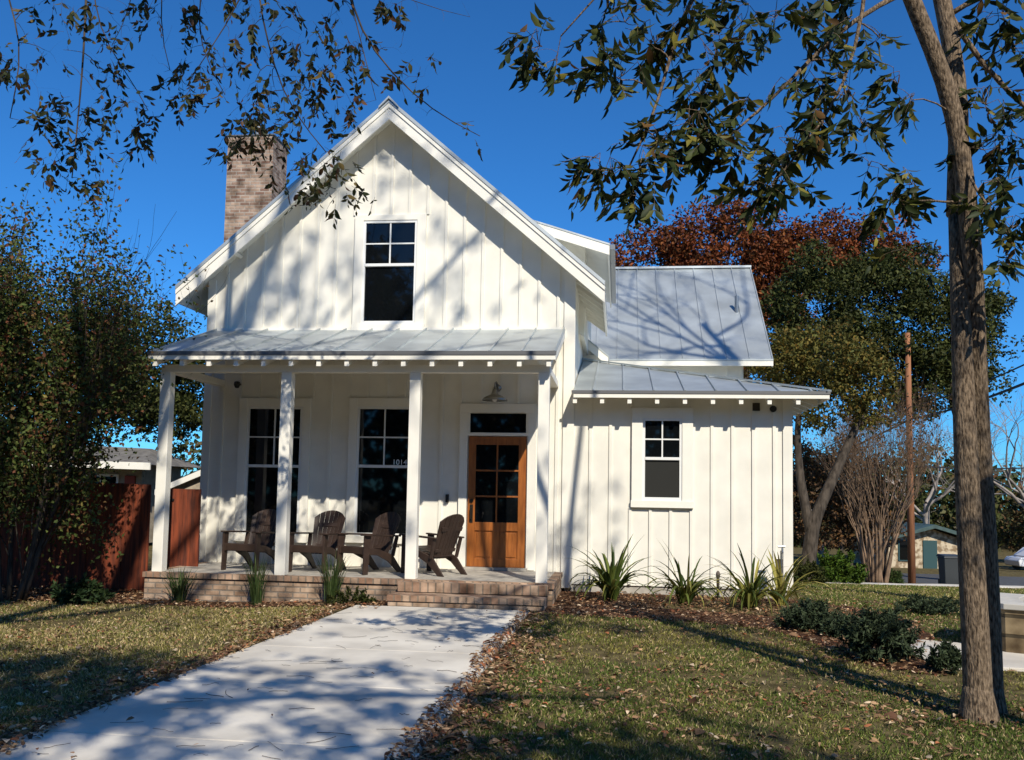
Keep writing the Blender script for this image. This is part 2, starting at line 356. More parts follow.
for k in (1, 2):
    z = gz0 + (gz1-gz0)*k/3; dbox(gx0, cxd-.013, z-.013, z+.013, -.004); dbox(cxd+.013, gx1, z-.013, z+.013, -.004)
for x0, x1 in ((gx0+.03, cxd-.08), (cxd+.08, gx1-.03)): dm.box((x0, YW-.042, .50), (x1, YW-.031, .87))
door = obj('door', dm, m_door, house, bevel=.004)
mb = MB(); mb.add([(gx0, YW-.0345, gz0), (gx1, YW-.0345, gz0), (gx1, YW-.0345, gz1), (gx0, YW-.0345, gz1)], [(0,1,2,3)]); obj('pane', mb, m_glass, door)
mb = MB(); hx = DX0+.06; mb.box((hx-.025, YW-.060, 1.02), (hx+.025, YW-.0525, 1.30)); mb.tube([(hx, YW-.06, 1.08), (hx, YW-.10, 1.08), (hx, YW-.10, 1.25), (hx, YW-.06, 1.25)], .011, 8)
mb.tube([(hx, YW-.052, 1.36), (hx, YW-.075, 1.36)], .028, 12); obj('handle', mb, m_brass, door)
mb = MB(); mb.box((-2.685, YW-.045, 1.325), (-2.635, YW-.001, 1.45)); db = obj('doorbell', mb, m_black, house, bevel=.006)

# walls (solid volumes with battens)
def battens(mb, x0, x1, sp, zb, zt, Y, rects, w=.045, d=.022, first=None):
    x = first if first is not None else x0 + sp
    while x < x1 - .03:
        segs = [(zb, zt(x) if callable(zt) else zt)]
        for a0, a1, c0, c1 in rects:
            if a0 - w/2 < x < a1 + w/2:
                segs = [q for s0, s1 in segs for q in ((s0, min(s1, c0)), (max(s0, c1), s1)) if q[1] - q[0] > .03]
        for s0, s1 in segs: mb.box((x-w/2, Y-d, s0), (x+w/2, Y+.004, s1))
        x += sp
mb = MB()
mb.prism([(XL, YW, .05), (XR, YW, .05), (XR, YW, HG(XR)), (RX, YW, HG(RX)), (XL, YW, HG(XL))], (0, 9.5, 0))
battens(mb, XL, XR, .302, .30, lambda x: 4.02, YW, RE, first=XL+.30)
battens(mb, XL, XR, .302, 4.09, lambda x: HG(x) - .01, YW, RE, first=XL+.30)
wall = obj('wall', mb, m_white, house)
for a, b in (((XL-.02, YW-.026, .30), (XL+.11, YW-.0005, HG(XL)-.03)), ((XR-.15, YW-.03, .06), (XR+.022, YW-.0005, HG(XR)-.03)),
             ((XR+.001, YW-.0003, .06), (XR+.022, YW+.12, HG(XR)-.03)), ((XL-.022, YW-.0003, .30), (XL-.001, YW+.12, HG(XL)-.03))):
    mb = MB(); mb.box(a, b); obj('corner_board', mb, m_trim, house)
WZ = lambda x: 2.98
mb = MB(); mb.box((XR+.002, YW+.004, .12), (XW, 20.3, 3.02)); battens(mb, XR, XW, .306, .13, 2.98, YW+.004, REW, first=XR+.28)
mb.box((XW-.12, YW-.02, .12), (XW+.02, YW+.0035, 3.0)); mb.box((XW+.001, YW+.0037, .12), (XW+.02, YW+.11, 3.0))
wing = obj('wall', mb, m_white, house)
mb = MB(); mb.box((XR-.1, YW+.03, -.3), (XW-.02, 20.2, .119)); obj('foundation', mb, m_slab, house)
mb = MB(); mb.prism([(-3.2, 20.3, 3.03), (2.72, 20.3, 3.03), (2.72, 20.3, 4.4), (-3.2, 20.3, 4.4)], (0, 6.2, 0))
mb.prism([(2.715, 20.35, 4.401), (2.715, 26.45, 4.401), (2.715, 23.4, 7.02)], (-5, 0, 0)); battens(mb, -1, 2.72, .306, 3.04, 4.38, 20.3, [])
mb.box((2.3, 20.45, -1.2), (2.7, 26.4, 3.029)); obj('wall', mb, m_white, house)

# --- roofs
def slab(mb, p00, p10, p11, p01, t):       # four corners (top face), vertical thickness t
    q = [np.array(p, float) for p in (p00, p10, p11, p01)]; mb.hexa([p - (0, 0, t) for p in q] + q)
def seams(mb, a0, a1, b0, b1, n, h=.03, w=.022):   # ribs from edge a to edge b
    for k in range(n + 1):
        t = k / n; p = np.array(a0) * (1-t) + np.array(a1) * t; q = np.array(b0) * (1-t) + np.array(b1) * t
        mb.bar(p + (0, 0, h/2 - .002), q + (0, 0, h/2 - .002), w, h)
EXL, EXR = -7.10, -.24; ZE = RZ - K * (EXR - RX); YF = 13.5; YB = 17.0
rm = MB(); TH = .035
slab(rm, (EXL, YF, RZ-K*(RX-EXL)), (RX, YF, RZ), (RX, 24.0, RZ), (EXL, 24.0, RZ-K*(RX-EXL)), TH)
slab(rm, (RX, YF, RZ), (EXR, YF, ZE), (EXR, YB, ZE), (RX, YB, RZ), TH)
slab(rm, (RX, YB, RZ), (-.78, YB, RZ-K*(-.78-RX)), (-.78, 24.0, RZ-K*(-.78-RX)), (RX, 24.0, RZ), TH)
nS = 8
seams(rm, (EXL, YF+.02, RZ-K*(RX-EXL)), (EXL, 24, RZ-K*(RX-EXL)), (RX, YF+.02, RZ), (RX, 24, RZ), 23)
seams(rm, (RX, YF+.02, RZ), (RX, YB-.02, RZ), (EXR, YF+.02, ZE), (EXR, YB-.02, ZE), 8)
mroof = obj('gable_roof', rm, m_metal, house)
mb = MB(); mb.prism([(RX-.16, YF-.03, RZ-.16*K+.035), (RX, YF-.03, RZ+.06), (RX+.16, YF-.03, RZ-.16*K+.035), (RX+.16, YF-.03, RZ-.16*K-.03+.035), (RX, YF-.03, RZ+.02), (RX-.16, YF-.03, RZ-.16*K+.005)], (0, 10.5, 0))
obj('ridge_cap', mb, m_metal, mroof)
# rake and eave boards with soffit
def rake(mb, xa, za, xb, zb, Y, h, t, drop=0):
    mb.prism([(xa, Y, za-drop), (xb, Y, zb-drop), (xb, Y, zb-drop-h), (xa, Y, za-drop-h)], (0, t, 0))
fb = MB(); zl = RZ - K*(RX-EXL)
for xe, ze in ((EXL, zl), (EXR, ZE)):
    rake(fb, RX, RZ-.036, xe, ze-.036, YF+.012, .075, .028); rake(fb, RX, RZ-.112, xe, ze-.112, YF+.03, .185, .035)
# eave boards
fb.box((EXL+.005, YF+.066, zl-.25), (EXL+.035, 23.9, zl-.05)); fb.box((EXR-.035, YF+.066, ZE-.21), (EXR-.005, YB-.01, ZE-.045))
obj('fascia', fb, m_trim, mroof)
sf = MB()      # boarded soffit with rafters under the overhangs
slab(sf, (EXL+.04, YF+.066, zl+.04*K-.05), (RX, YF+.066, RZ-.05), (RX, 23.9, RZ-.05), (EXL+.04, 23.9, zl+.04*K-.05), .10)
slab(sf, (RX, YF+.066, RZ-.05), (EXR-.04, YF+.066, ZE+.04*K-.05), (EXR-.04, YB-.03, ZE+.04*K-.05), (RX, YB-.03, RZ-.05), .10)
for k in range(9):
    y = YF + .5 + k * .40
    if y < YB - .05:
        x0, x1 = XR + .02, EXR - .04; sf.prism([(x0, y-.02, RZ-K*(x0-RX)-.149), (x1, y-.02, RZ-K*(x1-RX)-.149), (x1, y-.02, RZ-K*(x1-RX)-.21), (x0, y-.02, RZ-K*(x0-RX)-.27)], (0, .04, 0))
obj('soffit', sf, m_white, mroof)
for x in (-6.2, -4.75, -2.6, -1.2):
    z = RZ-K*abs(x-RX)-.15; lk = MB(); lk.obox((x, YF+.23, z-.035), (.06, .34, .07), (0, math.atan(K)*(1 if x > RX else -1), 0)); obj('lookout', lk, m_trim, mroof)

# flashing between porch roof and gable wall
mb = MB(); mb.box((-6.54, YW-.05, 4.035), (-.90, YW-.001, 4.085)); obj('flashing', mb, m_trim, house)

# porch roof
PX0, PX1, PYF, PZF, PZB = -6.56, -.85, 11.80, 3.36, 4.06
pr = MB(); slab(pr, (PX0, PYF, PZF), (PX1, PYF, PZF), (PX1, YW-.004, PZB), (PX0, YW-.004, PZB), .03)
seams(pr, (PX0+.02, PYF+.01, PZF), (PX1-.02, PYF+.01, PZF), (PX0+.02, YW-.01, PZB), (PX1-.02, YW-.01, PZB), 13)
proof = obj('porch_roof', pr, m_metal, house)
mb = MB(); mb.box((PX0-.012, PYF-.012, PZF-.035), (PX1+.012, PYF-.002, PZF+.018)); obj('drip_edge', mb, m_metal_dark, proof)
fb = MB(); fb.box((PX0, PYF, PZF-.098), (PX1, PYF+.025, PZF-.036))
sl = (PZB-PZF)/(YW-PYF)
for x in (PX0, PX1-.03): fb.prism([(x, PYF+.03, PZF-.03+.03*sl), (x, YW-.01, PZB-.035), (x, YW-.01, PZB-.14), (x, PYF+.03, PZF-.12+.03*sl)], (.03, 0, 0))
obj('fascia', fb, m_trim, proof)
mb = MB(); slab(mb, (PX0+.035, PYF+.03, PZF-.03), (PX1-.035, PYF+.03, PZF-.03), (PX1-.035, YW-.03, PZB-.035), (PX0+.035, YW-.03, PZB-.035), .02); obj('sheathing', mb, m_white, proof)
for k in range(15):
    x = PX0 + .09 + k * (PX1 - PX0 - .18) / 14; mb = MB()
    mb.prism([(x-.03, PYF+.028, PZF-.06), (x-.03, YW-.03, PZB-.07), (x-.03, YW-.03, PZB-.15), (x-.03, PYF+.028, PZF-.185)], (.06, 0, 0)); obj('rafter', mb, m_trim, proof)
YC = 12.14
bm_ = MB(); BZ0, BZ1 = 3.125, 3.23
bm_.box((-6.50, YC-.07, BZ0), (-.94, YC+.07, BZ1))
for x in (-6.43, -1.01): bm_.box((x-.065, YC+.071, BZ0+.002), (x+.065, YW-.03, BZ1-.002))
obj('porch_beam', bm_, m_trim, house, bevel=.004)
for x in (-6.43, -4.64, -2.80, -1.02):
    mb = MB(); mb.box((x-.075, YC-.075, .30), (x+.075, YC+.075, BZ0-.001)); obj('porch_column', mb, m_trim, house, bevel=.006)
# porch floor and steps
mb = MB(); mb.box((-6.58, 12.03, -.1), (-.86, YW-.03, .225)); pf = obj('porch_floor', mb, m_brick, house)
mb = MB(); mb.box((-6.60, 12.0, .23), (-.84, 12.12, .30)); mb.box((-6.60, 12.125, .23), (-6.48, YW-.06, .299)); mb.box((-.96, 12.125, .23), (-.84, YW-.06, .299)); obj('coping', mb, m_rowlock, pf)
mb = MB(); mb.box((-6.475, 12.122, .226), (-.965, YW-.002, .297)); obj('floor_slab', mb, m_slab, pf)
for (a, b), (c, d) in ((((-2.90, 11.86, -.05), (-.92, 11.998, .155)), ((-2.91, 11.84, .16), (-.91, 11.997, .285))), (((-2.95, 11.49, -.06), (-.93, 11.858, .072)), ((-2.96, 11.47, .077), (-.92, 11.837, .15)))):
    mb = MB(); mb.box(a, b); st = obj('step', mb, m_brick, house); mb = MB(); mb.box(c, d); obj('tread', mb, m_rowlock, st)

# wing roof: front plane and right plane meeting in a hip
WY, WX, WZ0, WS = 13.47, 3.03, 3.03, .275
h1 = np.array([WX, WY, WZ0]); run = WX - XR - .02; h2 = np.array([XR+.02, WY+run, WZ0+WS*run])
wr = MB()
def tri_slab(mb, P, t): P = [np.array(p, float) for p in P]; mb.prism([p - (0,0,t) for p in P], (0, 0, t))
tri_slab(wr, [(XR+.02, WY, WZ0), h1, h2], .03)
tri_slab(wr, [h1 + (.001, .001, 0), (WX, 20.29, WZ0), (XR+.02, 20.29, h2[2]), h2 + (0, .002, 0)], .03)
x = XR + .32
while x < WX - .1:
    L = WX - x; wr.bar((x, WY+.01, WZ0+.013), (x, WY+L-.02, WZ0+WS*(L-.02)+.013), .022, .03); x += .455
for k in range(1, 15):
    y = WY + .3 + k*.455
    if y < 20.2:
        L = min(y - WY, run); wr.bar((WX-.01, y, WZ0+.015), (WX-L+.02, y, WZ0+WS*(L-.02)+.015), .022, .03)
wr.bar(h1 + (0,0,.025), h2 + (0,0,.025), .10, .03)
wroof = obj('wing_roof', wr, m_metal, house)
mb = MB(); mb.box((XR+.0, WY-.012, WZ0-.03), (WX+.012, WY-.002, WZ0+.016)); mb.box((WX+.002, WY, WZ0-.03), (WX+.012, 20.2, WZ0+.012)); obj('drip_edge', mb, m_metal_dark, wroof)
fb = MB(); fb.box((XR+.03, WY, WZ0-.092), (WX, WY+.025, WZ0-.031)); fb.box((WX-.025, WY+.026, WZ0-.106), (WX-.001, 20.2, WZ0-.031)); obj('fascia', fb, m_trim, wroof)
mb = MB(); tri_slab(mb, [(XR+.03, WY+.026, WZ0-.026), (WX-.026, WY+.026, WZ0-.026), (XR+.03, WY+.4, WZ0-.026+.374*WS), (WX-.4, WY+.4, WZ0-.026+.374*WS)][:2] + [(WX-.4, WY+.4, WZ0-.026+.374*WS), (XR+.03, WY+.4, WZ0-.026+.374*WS)], .02)
tri_slab(mb, [(WX-.026, WY+.028, WZ0-.026), (WX-.026, 20.2, WZ0-.026), (WX-.45, 20.2, WZ0-.026+.424*WS), (WX-.45, WY+.452, WZ0-.026+.424*WS)], .02); obj('sheathing', mb, m_white, wroof)
k = 0; x = XR + .05
while x < WX - .05:
    mb = MB(); mb.prism([(x-.03, WY+.028, WZ0-.06), (x-.03, YW+.003, WZ0-.055+.38*WS), (x-.03, YW+.003, WZ0-.12+.38*WS), (x-.03, WY+.028, WZ0-.175)], (.06, 0, 0)); obj('rafter', mb, m_trim, wroof); x += .408
y = YW + .15
while y < 20:
    mb = MB(); mb.prism([(WX-.05, y-.03, WZ0-.06), (XW+.021, y-.03, WZ0-.055+.42*WS), (XW+.021, y-.03, WZ0-.12+.42*WS), (WX-.05, y-.03, WZ0-.155)], (0, .06, 0)); obj('rafter', mb, m_trim, wroof); y += .408

# dormer on the right slope
DY0, DY1 = 15.1, 19.5; ds = .33; dz = lambda x: 5.745 - ds*(x+.19)
dr = MB(); slab(dr, (-2.15, DY0, dz(-2.15)), (-.19, DY0, dz(-.19)), (-.19, DY1, dz(-.19)), (-2.15, DY1, dz(-2.15)), .03)
dorm = obj('dormer_roof', dr, m_metal, house)
fb = MB(); rake(fb, -2.0, dz(-2.0)-.032, -.195, dz(-.195)-.032, DY0+.01, .165, .035); fb.box((-.225, DY0+.05, dz(-.2)-.20), (-.195, DY1-.02, dz(-.2)-.035))
slab(fb, (-1.9, DY0+.05, dz(-1.9)-.04), (-.23, DY0+.05, dz(-.23)-.04), (-.23, DY1-.02, dz(-.23)-.04), (-1.9, DY1-.02, dz(-1.9)-.04), .06); obj('fascia', fb, m_trim, dorm)
mb = MB(); mb.prism([(-2.0, DY0+.4, 5.2), (-.62, DY0+.4, 4.2), (-.62, DY0+.4, dz(-.62)-.10), (-2.0, DY0+.4, dz(-2.0)-.10)], (0, DY1-DY0-.8, 0)); obj('dormer_wall', mb, m_white, dorm)
mb = MB(); mb.box((-.188, DY0, dz(-.19)-.10), (-.10, DY1, dz(-.19)-.02)); obj('gutter', mb, m_galv, dorm)
# lower rear eave just behind the main eave
mb = MB(); zz = lambda x: 4.17 - .80*(x+.22); slab(mb, (-.76, 17.35, zz(-.76)), (-.22, 17.35, zz(-.22)), (-.22, 20.2, zz(-.22)), (-.76, 20.2, zz(-.76)), .03); rr = obj('rear_eave', mb, m_metal, house)
fb = MB(); rake(fb, -.74, zz(-.74)-.032, -.225, zz(-.225)-.032, 17.36, .17, .035); fb.box((-.76, 17.45, 3.4), (-.66, 17.56, zz(-.66)-.06)); fb.box((-.66, 17.5, 3.3), (-.3, 17.6, 4.2)); obj('fascia', fb, m_trim, rr)
# rear cross gable
RYE, RYR, RZE, RZR, RXR = 20.0, 23.35, 4.50, 7.38, 3.32
mb = MB(); slab(mb, (-3.9, RYE, RZE), (RXR, RYE, RZE), (RXR, RYR, RZR), (-3.9, RYR, RZR), .035); slab(mb, (-3.9, RYR, RZR), (RXR, RYR, RZR), (RXR, 26.7, RZE), (-3.9, 26.7, RZE), .035)
seams(mb, (-3.9, RYE+.01, RZE), (RXR-.02, RYE+.01, RZE), (-3.9, RYR, RZR), (RXR-.02, RYR, RZR), 15); mb.box((-3.9, RYR-.08, RZR-.02), (RXR, RYR+.08, RZR+.035))
rroof = obj('rear_roof', mb, m_metal, house)
fb = MB(); fb.box((-3.8, RYE+.01, RZE-.15), (RXR, RYE+.035, RZE-.038)); fb.prism([(RXR-.035, RYE+.036, RZE-.01), (RXR-.035, RYR, RZR-.04), (RXR-.035, RYR, RZR-.2), (RXR-.035, RYE+.036, RZE-.17)], (.03, 0, 0)); obj('fascia', fb, m_trim, rroof)
vp = at(736, 325, 21.7); mb = MB(); mb.tube([(vp[0], 21.6, 5.8), (vp[0], 21.6, 6.25)], .045, 10); obj('vent_pipe', mb, m_galv, rroof)
# chimney
cx0, cx1, cy0, cy1 = -8.42, -7.40, 18.0, 18.8; ct = 9.02
mb = MB(); mb.box((cx0, cy0, -.1), (cx1, cy1, ct)); chim = obj('chimney', mb, m_chimb, house)
mb = MB(); mb.box((cx0-.02, cy0-.02, ct+.002), (cx1+.02, cy1+.02, ct+.035)); obj('chimney_cap', mb, m_metal_dark, chim, bevel=.005)
mb = MB(); mb.lathe([(.13, 0), (.13, .22), (.21, .24), (.21, .27), (.05, .36)], ((cx0+cx1)/2, (cy0+cy1)/2, ct+.035)); obj('flue', mb, m_galv, chim)
mb = MB(); mb.box((cx1, 18.1, 4.0), (-6.6, 18.7, 6.5)); obj('chimney_shoulder', mb, m_chimb, chim)
# barn lamp over the door, cameras and vents
lx = -1.90; mb = MB(); mb.tube([(lx, YW-.002, 3.12), (lx, YW-.03, 3.12)], .06, 14); mb.tube([(lx, YW-.02, 3.12), (lx, YW-.16, 3.20), (lx, YW-.29, 3.17), (lx, YW-.31, 3.08)], .013, 8)
lamp = obj('porch_lamp', mb, m_galv, house, smooth=True)
mb = MB(); mb.lathe([(.035, .15), (.045, .10), (.06, .07), (.16, .025), (.20, -.02), (.195, -.025), (.15, .015), (.04, .06)], (lx, YW-.31, 2.92), 24); obj('lamp_shade', mb, m_galv, lamp, smooth=True)
mb = MB(); mb.lathe([(.03, .03), (.04, -.01), (.03, -.045), (.005, -.055)], (lx, YW-.31, 2.93), 12); obj('bulb', mb, m_ink, lamp, smooth=True)
mb = MB(); p = at(237, 385, 13.75); mb.lathe([(.02, .06), (.045, .05), (.05, 0), (.03, -.045), (.004, -.05)], p, 14); mb.tube([p, (p[0], YW, p[2]+.03)], .018, 8); obj('security_camera', mb, m_black, house, smooth=True)
mb = MB(); p = at(756, 407, YW); mb.box((p[0]-.055, YW-.03, p[2]-.06), (p[0]+.055, YW+.002, p[2]+.06)); obj('vent', mb, m_brass, house, bevel=.006)
mb = MB(); p = at(773, 409, YW); mb.tube([(p[0], YW+.003, p[2]), (p[0], YW-.03, p[2])], .05, 16); obj('vent', mb, m_black, house)

# ================================================================== FURNITURE ON THE PORCH
def make_chair(name, label):
    t = thing(name, label, 'chair', group='brown slatted chairs on the porch')
    mb = MB(); ny = 7                                   # contoured slatted seat, falling towards the back
    for k in range(ny):
        y0 = -.36 + k*.083; z = .385 - .105*(k/6)**1.1; w = .50 - .012*k
        mb.obox((0, y0+.035, z), (w, .074, .022), (-.15, 0, 0))
    mb.obox((0, -.392, .345), (.52, .022, .10), (.1, 0, 0))
    obj('seat', mb, m_chair, t, bevel=.004)
    tilt = .42; by, bz = .17, .245                       # fan back of seven slats with a round head
    mb = MB(); tp = lambda x: .50 + .225*math.sqrt(max(0, 1 - (x/.30)**2))
    for k in range(7):
        u = k - 3; x0 = u*.060; x1 = u*.078; hw0, hw1 = .0265, .0345
        for (ya, yb_) in ((0, .02),):
            def P(x, s, d): return (x, by + s*math.sin(tilt) + d*math.cos(tilt) + .05*(abs(x)/.25)**2*-1, bz + s*math.cos(tilt) - d*math.sin(tilt))
            la = tp(x1-hw1); ra = tp(x1+hw1)
            mb.hexa([P(x0-hw0,0,0), P(x0+hw0,0,0), P(x0+hw0,0,.02), P(x0-hw0,0,.02), P(x1-hw1,la,0), P(x1+hw1,ra,0), P(x1+hw1,ra,.02), P(x1-hw1,la,.02)])
    for s, hh in ((.12, .05), (.46, .06)):
        mb.hexa([P(-.22,s,.022), P(.22,s,.022), P(.22,s,.05), P(-.22,s,.05), P(-.23,s+hh,.022), P(.23,s+hh,.022), P(.23,s+hh,.05), P(-.23,s+hh,.05)])
    obj('backrest', mb, m_chair, t, bevel=.003)
    for s in (-1, 1):
        mb = MB(); mb.hexa([(s*.27-.055, -.45, .565), (s*.30+.055, -.45, .565), (s*.30+.04, .33, .535), (s*.30-.03, .33, .535),
                            (s*.27-.055, -.45, .589), (s*.30+.055, -.45, .589), (s*.30+.04, .33, .559), (s*.30-.03, .33, .559)]); obj('armrest', mb, m_chair, t, bevel=.008)
        mb = MB(); mb.hexa([(s*.285-.016, -.44, 0), (s*.285+.016, -.44, 0), (s*.285+.016, -.345, 0), (s*.285-.016, -.345, 0),
                            (s*.285-.016, -.43, .563), (s*.285+.016, -.43, .563), (s*.285+.016, -.30, .563), (s*.285-.016, -.30, .563)]); obj('leg', mb, m_chair, t, bevel=.005)
        x = s*.262; w = .015; side = [(-.42, .29), (-.42, .40), (-.1, .36), (.22, .26), (.43, .03), (.46, 0), (.34, 0), (.12, .17), (-.12, .27)]
        mb = MB(); mb.prism([(x-w, a, b) for a, b in side], (2*w, 0, 0)); obj('leg', mb, m_chair, t, bevel=.004)
        mb = MB(); mb.bar((s*.285, .20, .25), (s*.29, .28, .537), .03, .06, (1,0,0)); obj('arm_support', mb, m_chair, t, bevel=.004)
    return t
def copy_tree(o, parent=None):
    c = o.copy(); COL.objects.link(c)
    if parent is not None: c.parent = parent
    for ch in list(o.children): copy_tree(ch, c)
    return c
chair0 = make_chair('adirondack_chair', '')
for k, (px, Yc, rz, lab) in enumerate([(253, 12.95, -9, 'brown slatted porch chair farthest from the front door, under the first tall window'),
                                     (318, 12.95, -8, 'brown slatted porch chair between the two tall windows, second from the fence gate'),
                                     (370, 12.95, -30, 'brown slatted porch chair in front of the window with house number 1014'),
                                     (434, 12.98, -122, 'brown slatted porch chair nearest the front door, turned away beside the third post')]):
    c = chair0 if k == 0 else copy_tree(chair0)
    c['label'] = lab; p = at(px, 575, Yc); c.location = (p[0], Yc, .298); c.rotation_euler = (0, 0, rad(rz)); c.scale = (.94, .92, .97)

# ================================================================== FENCE, NEIGHBOURS, FAR THINGS
FY = 12.95
fen = thing('board_fence', 'red brown stained board fence standing left of the porch', 'fence', (-9.5, FY, 0))
rng = random.Random(5); mb = MB(); x = -15.0
while x < -7.08:
    h = 1.53 + rng.uniform(-.012, .012); d = rng.uniform(0, .008); mb.box((x, FY-d, -.2), (x+.138, FY+.02, h)); x += .142
obj('board_panel', mb, m_fence, fen)
for z in (.2, 1.2):
    mb = MB(); mb.box((-15, FY+.021, z), (-7.1, FY+.06, z+.09)); obj('rail', mb, m_fence, fen)
for x in (-14.5, -12.1, -9.7, -7.2):
    mb = MB(); mb.box((x-.045, FY+.061, -.2), (x+.045, FY+.15, 1.5)); obj('post', mb, m_fence, fen)
gate = thing('fence_gate', 'stained board gate with black latch between porch post and house wall', 'gate', (-6.9, FY+.08, 0))
mb = MB(); x = -6.98
while x < -6.42: mb.box((x, FY+.10, -.04), (x+.132, FY+.125, 1.46)); x += .136
obj('board_panel', mb, m_fence, gate)
for z in (.25, 1.15):
    mb = MB(); mb.box((-6.98, FY+.126, z), (-6.45, FY+.16, z+.08)); obj('gate_rail', mb, m_fence, gate)
p = at(156, 487, FY+.09); mb = MB(); mb.box((-6.83, FY+.075, 1.28), (-6.72, FY+.099, 1.31)); mb.box((-6.785, FY+.072, 1.0), (-6.765, FY+.099, 1.33)); obj('latch', mb, m_black, gate)

nb = thing('neighbour_house', 'low beige brick house with red shutters behind the stained fence', 'house', (-14, 22, 0))
e0, e1 = at(40, 444, 21.5), at(152, 463, 21.5)
mb = MB(); mb.box((-24, 22.1, 0), (-12.3, 24.2, 2.12)); obj('wall', mb, m_beige, nb)
mb = MB(); mb.hexa([(-24.5, 21.5, 2.2), (-11.75, 21.5, 2.03), (-11.75, 24.6, 2.03), (-24.5, 24.6, 2.2), (-24.5, 23.0, 2.95), (-12.6, 23.0, 2.5), (-12.6, 23.1, 2.5), (-24.5, 23.1, 2.95)]); nr = obj('roof', mb, m_shingle, nb)
mb = MB(); mb.prism([(-24.5, 21.44, 2.28), (-11.73, 21.44, 2.08), (-11.73, 21.44, 1.90), (-24.5, 21.44, 2.10)], (0, .05, 0)); obj('fascia', mb, m_trim, nr)
for x, w in ((-12.6, 0), (-14.25, 0), (-16.2, 0)):
    mb = MB(); mb.box((x-.14, 22.05, .8), (x+.14, 22.099, 1.75)); obj('shutter', mb, m_shutter, nb)
for x in (-13.42, -15.2):
    mb = MB(); mb.box((x-.5, 22.06, .8), (x+.5, 22.099, 1.78)); wn = obj('window', mb, m_trim, nb)
    mb = MB(); mb.add([(x-.44, 22.055, .86), (x-.02, 22.055, .86), (x-.02, 22.055, 1.72), (x-.44, 22.055, 1.72), (x+.02, 22.055, .86), (x+.44, 22.055, .86), (x+.44, 22.055, 1.72), (x+.02, 22.055, 1.72)], [(0,1,2,3), (4,5,6,7)]); obj('pane', mb, m_glass, wn)
sh = thing('garden_shed', 'shed with pale sloping gable board seen past the porch corner', 'shed', (-8.5, 19, 0))
q0, q1 = at(166, 486, 18.5), at(212, 466, 18.5)
mb = MB(); mb.prism([(q0[0]-.1, 18.55, 0), (q1[0]+1.5, 18.55, 0), (q1[0]+1.5, 18.55, q1[2]-.1), (q1[0], 18.55, q1[2]-.1), (q0[0]-.1, 18.55, q0[2]-.1)], (0, 2.5, 0)); obj('wall', mb, m_beige, sh)
mb = MB(); mb.prism([(q0[0]-.2, 18.4, q0[2]-.08), (q1[0], 18.4, q1[2]), (q1[0]+1.7, 18.4, q1[2]-.6), (q1[0]+1.7, 18.4, q1[2]-.75), (q1[0], 18.4, q1[2]-.13), (q0[0]-.2, 18.4, q0[2]-.2)], (0, .05, 0)); obj('fascia', mb, m_trim, sh)
mb = MB(); mb.hexa([(q0[0]-.2, 18.45, q0[2]-.12), (q1[0], 18.45, q1[2]-.04), (q1[0], 21.3, q1[2]-.04), (q0[0]-.2, 21.3, q0[2]-.12), (q0[0]-.2, 18.45, q0[2]-.06), (q1[0], 18.45, q1[2]+.02), (q1[0], 21.3, q1[2]+.02), (q0[0]-.2, 21.3, q0[2]-.06)]); obj('roof', mb, m_shingle, sh)

# stone house across the street
fh = thing('stone_house', 'small pale stone house with green roof and teal door across the street', 'house', (19, 60, -3))
Yh = 60.0; ZB = -3.05
xl, xr, xa = 16.9, 22.6, 19.7
mb = MB(); mb.prism([(xl, Yh, ZB-.4), (xr, Yh, ZB-.4), (xr, Yh, -1.35), (xa, Yh, -.35), (xl, Yh, -1.2)], (0, 9, 0)); obj('wall', mb, m_rub, fh)
mb = MB(); mb.hexa([(xl-.6, Yh-.6, -1.27), (xa, Yh-.6, -.28), (xa, Yh+9.5, -.28), (xl-.6, Yh+9.5, -1.27), (xl-.6, Yh-.6, -1.05), (xa, Yh-.6, -.05), (xa, Yh+9.5, -.05), (xl-.6, Yh+9.5, -1.05)])
mb.hexa([(xa+.002, Yh-.6, -.28), (xr+.5, Yh-.6, -1.30), (xr+.5, Yh+9.5, -1.30), (xa+.002, Yh+9.5, -.28), (xa+.002, Yh-.6, -.05), (xr+.5, Yh-.6, -1.07), (xr+.5, Yh+9.5, -1.07), (xa+.002, Yh+9.5, -.05)])
obj('roof', mb, m_greenroof, fh)
p = at(930, 557, Yh); mb = MB(); mb.box((p[0]-.42, Yh-.07, ZB-.02), (p[0]+.42, Yh-.001, ZB+1.98)); obj('door', mb, m_teal, fh)
p = at(905, 549, Yh); mb = MB(); mb.box((p[0]-.42, Yh-.06, ZB+.65), (p[0]+.42, Yh-.001, ZB+2.0)); wn = obj('window', mb, m_teal, fh)
mb = MB(); mb.add([(p[0]-.34, Yh-.065, ZB+.72), (p[0]+.34, Yh-.065, ZB+.72), (p[0]+.34, Yh-.065, ZB+1.92), (p[0]-.34, Yh-.065, ZB+1.92)], [(0,1,2,3)]); obj('pane', mb, m_glass, wn)
mb = MB(); mb.box((21.3, Yh-.06, ZB+.6), (22.3, Yh-.001, ZB+1.9)); obj('window', mb, m_teal, fh)

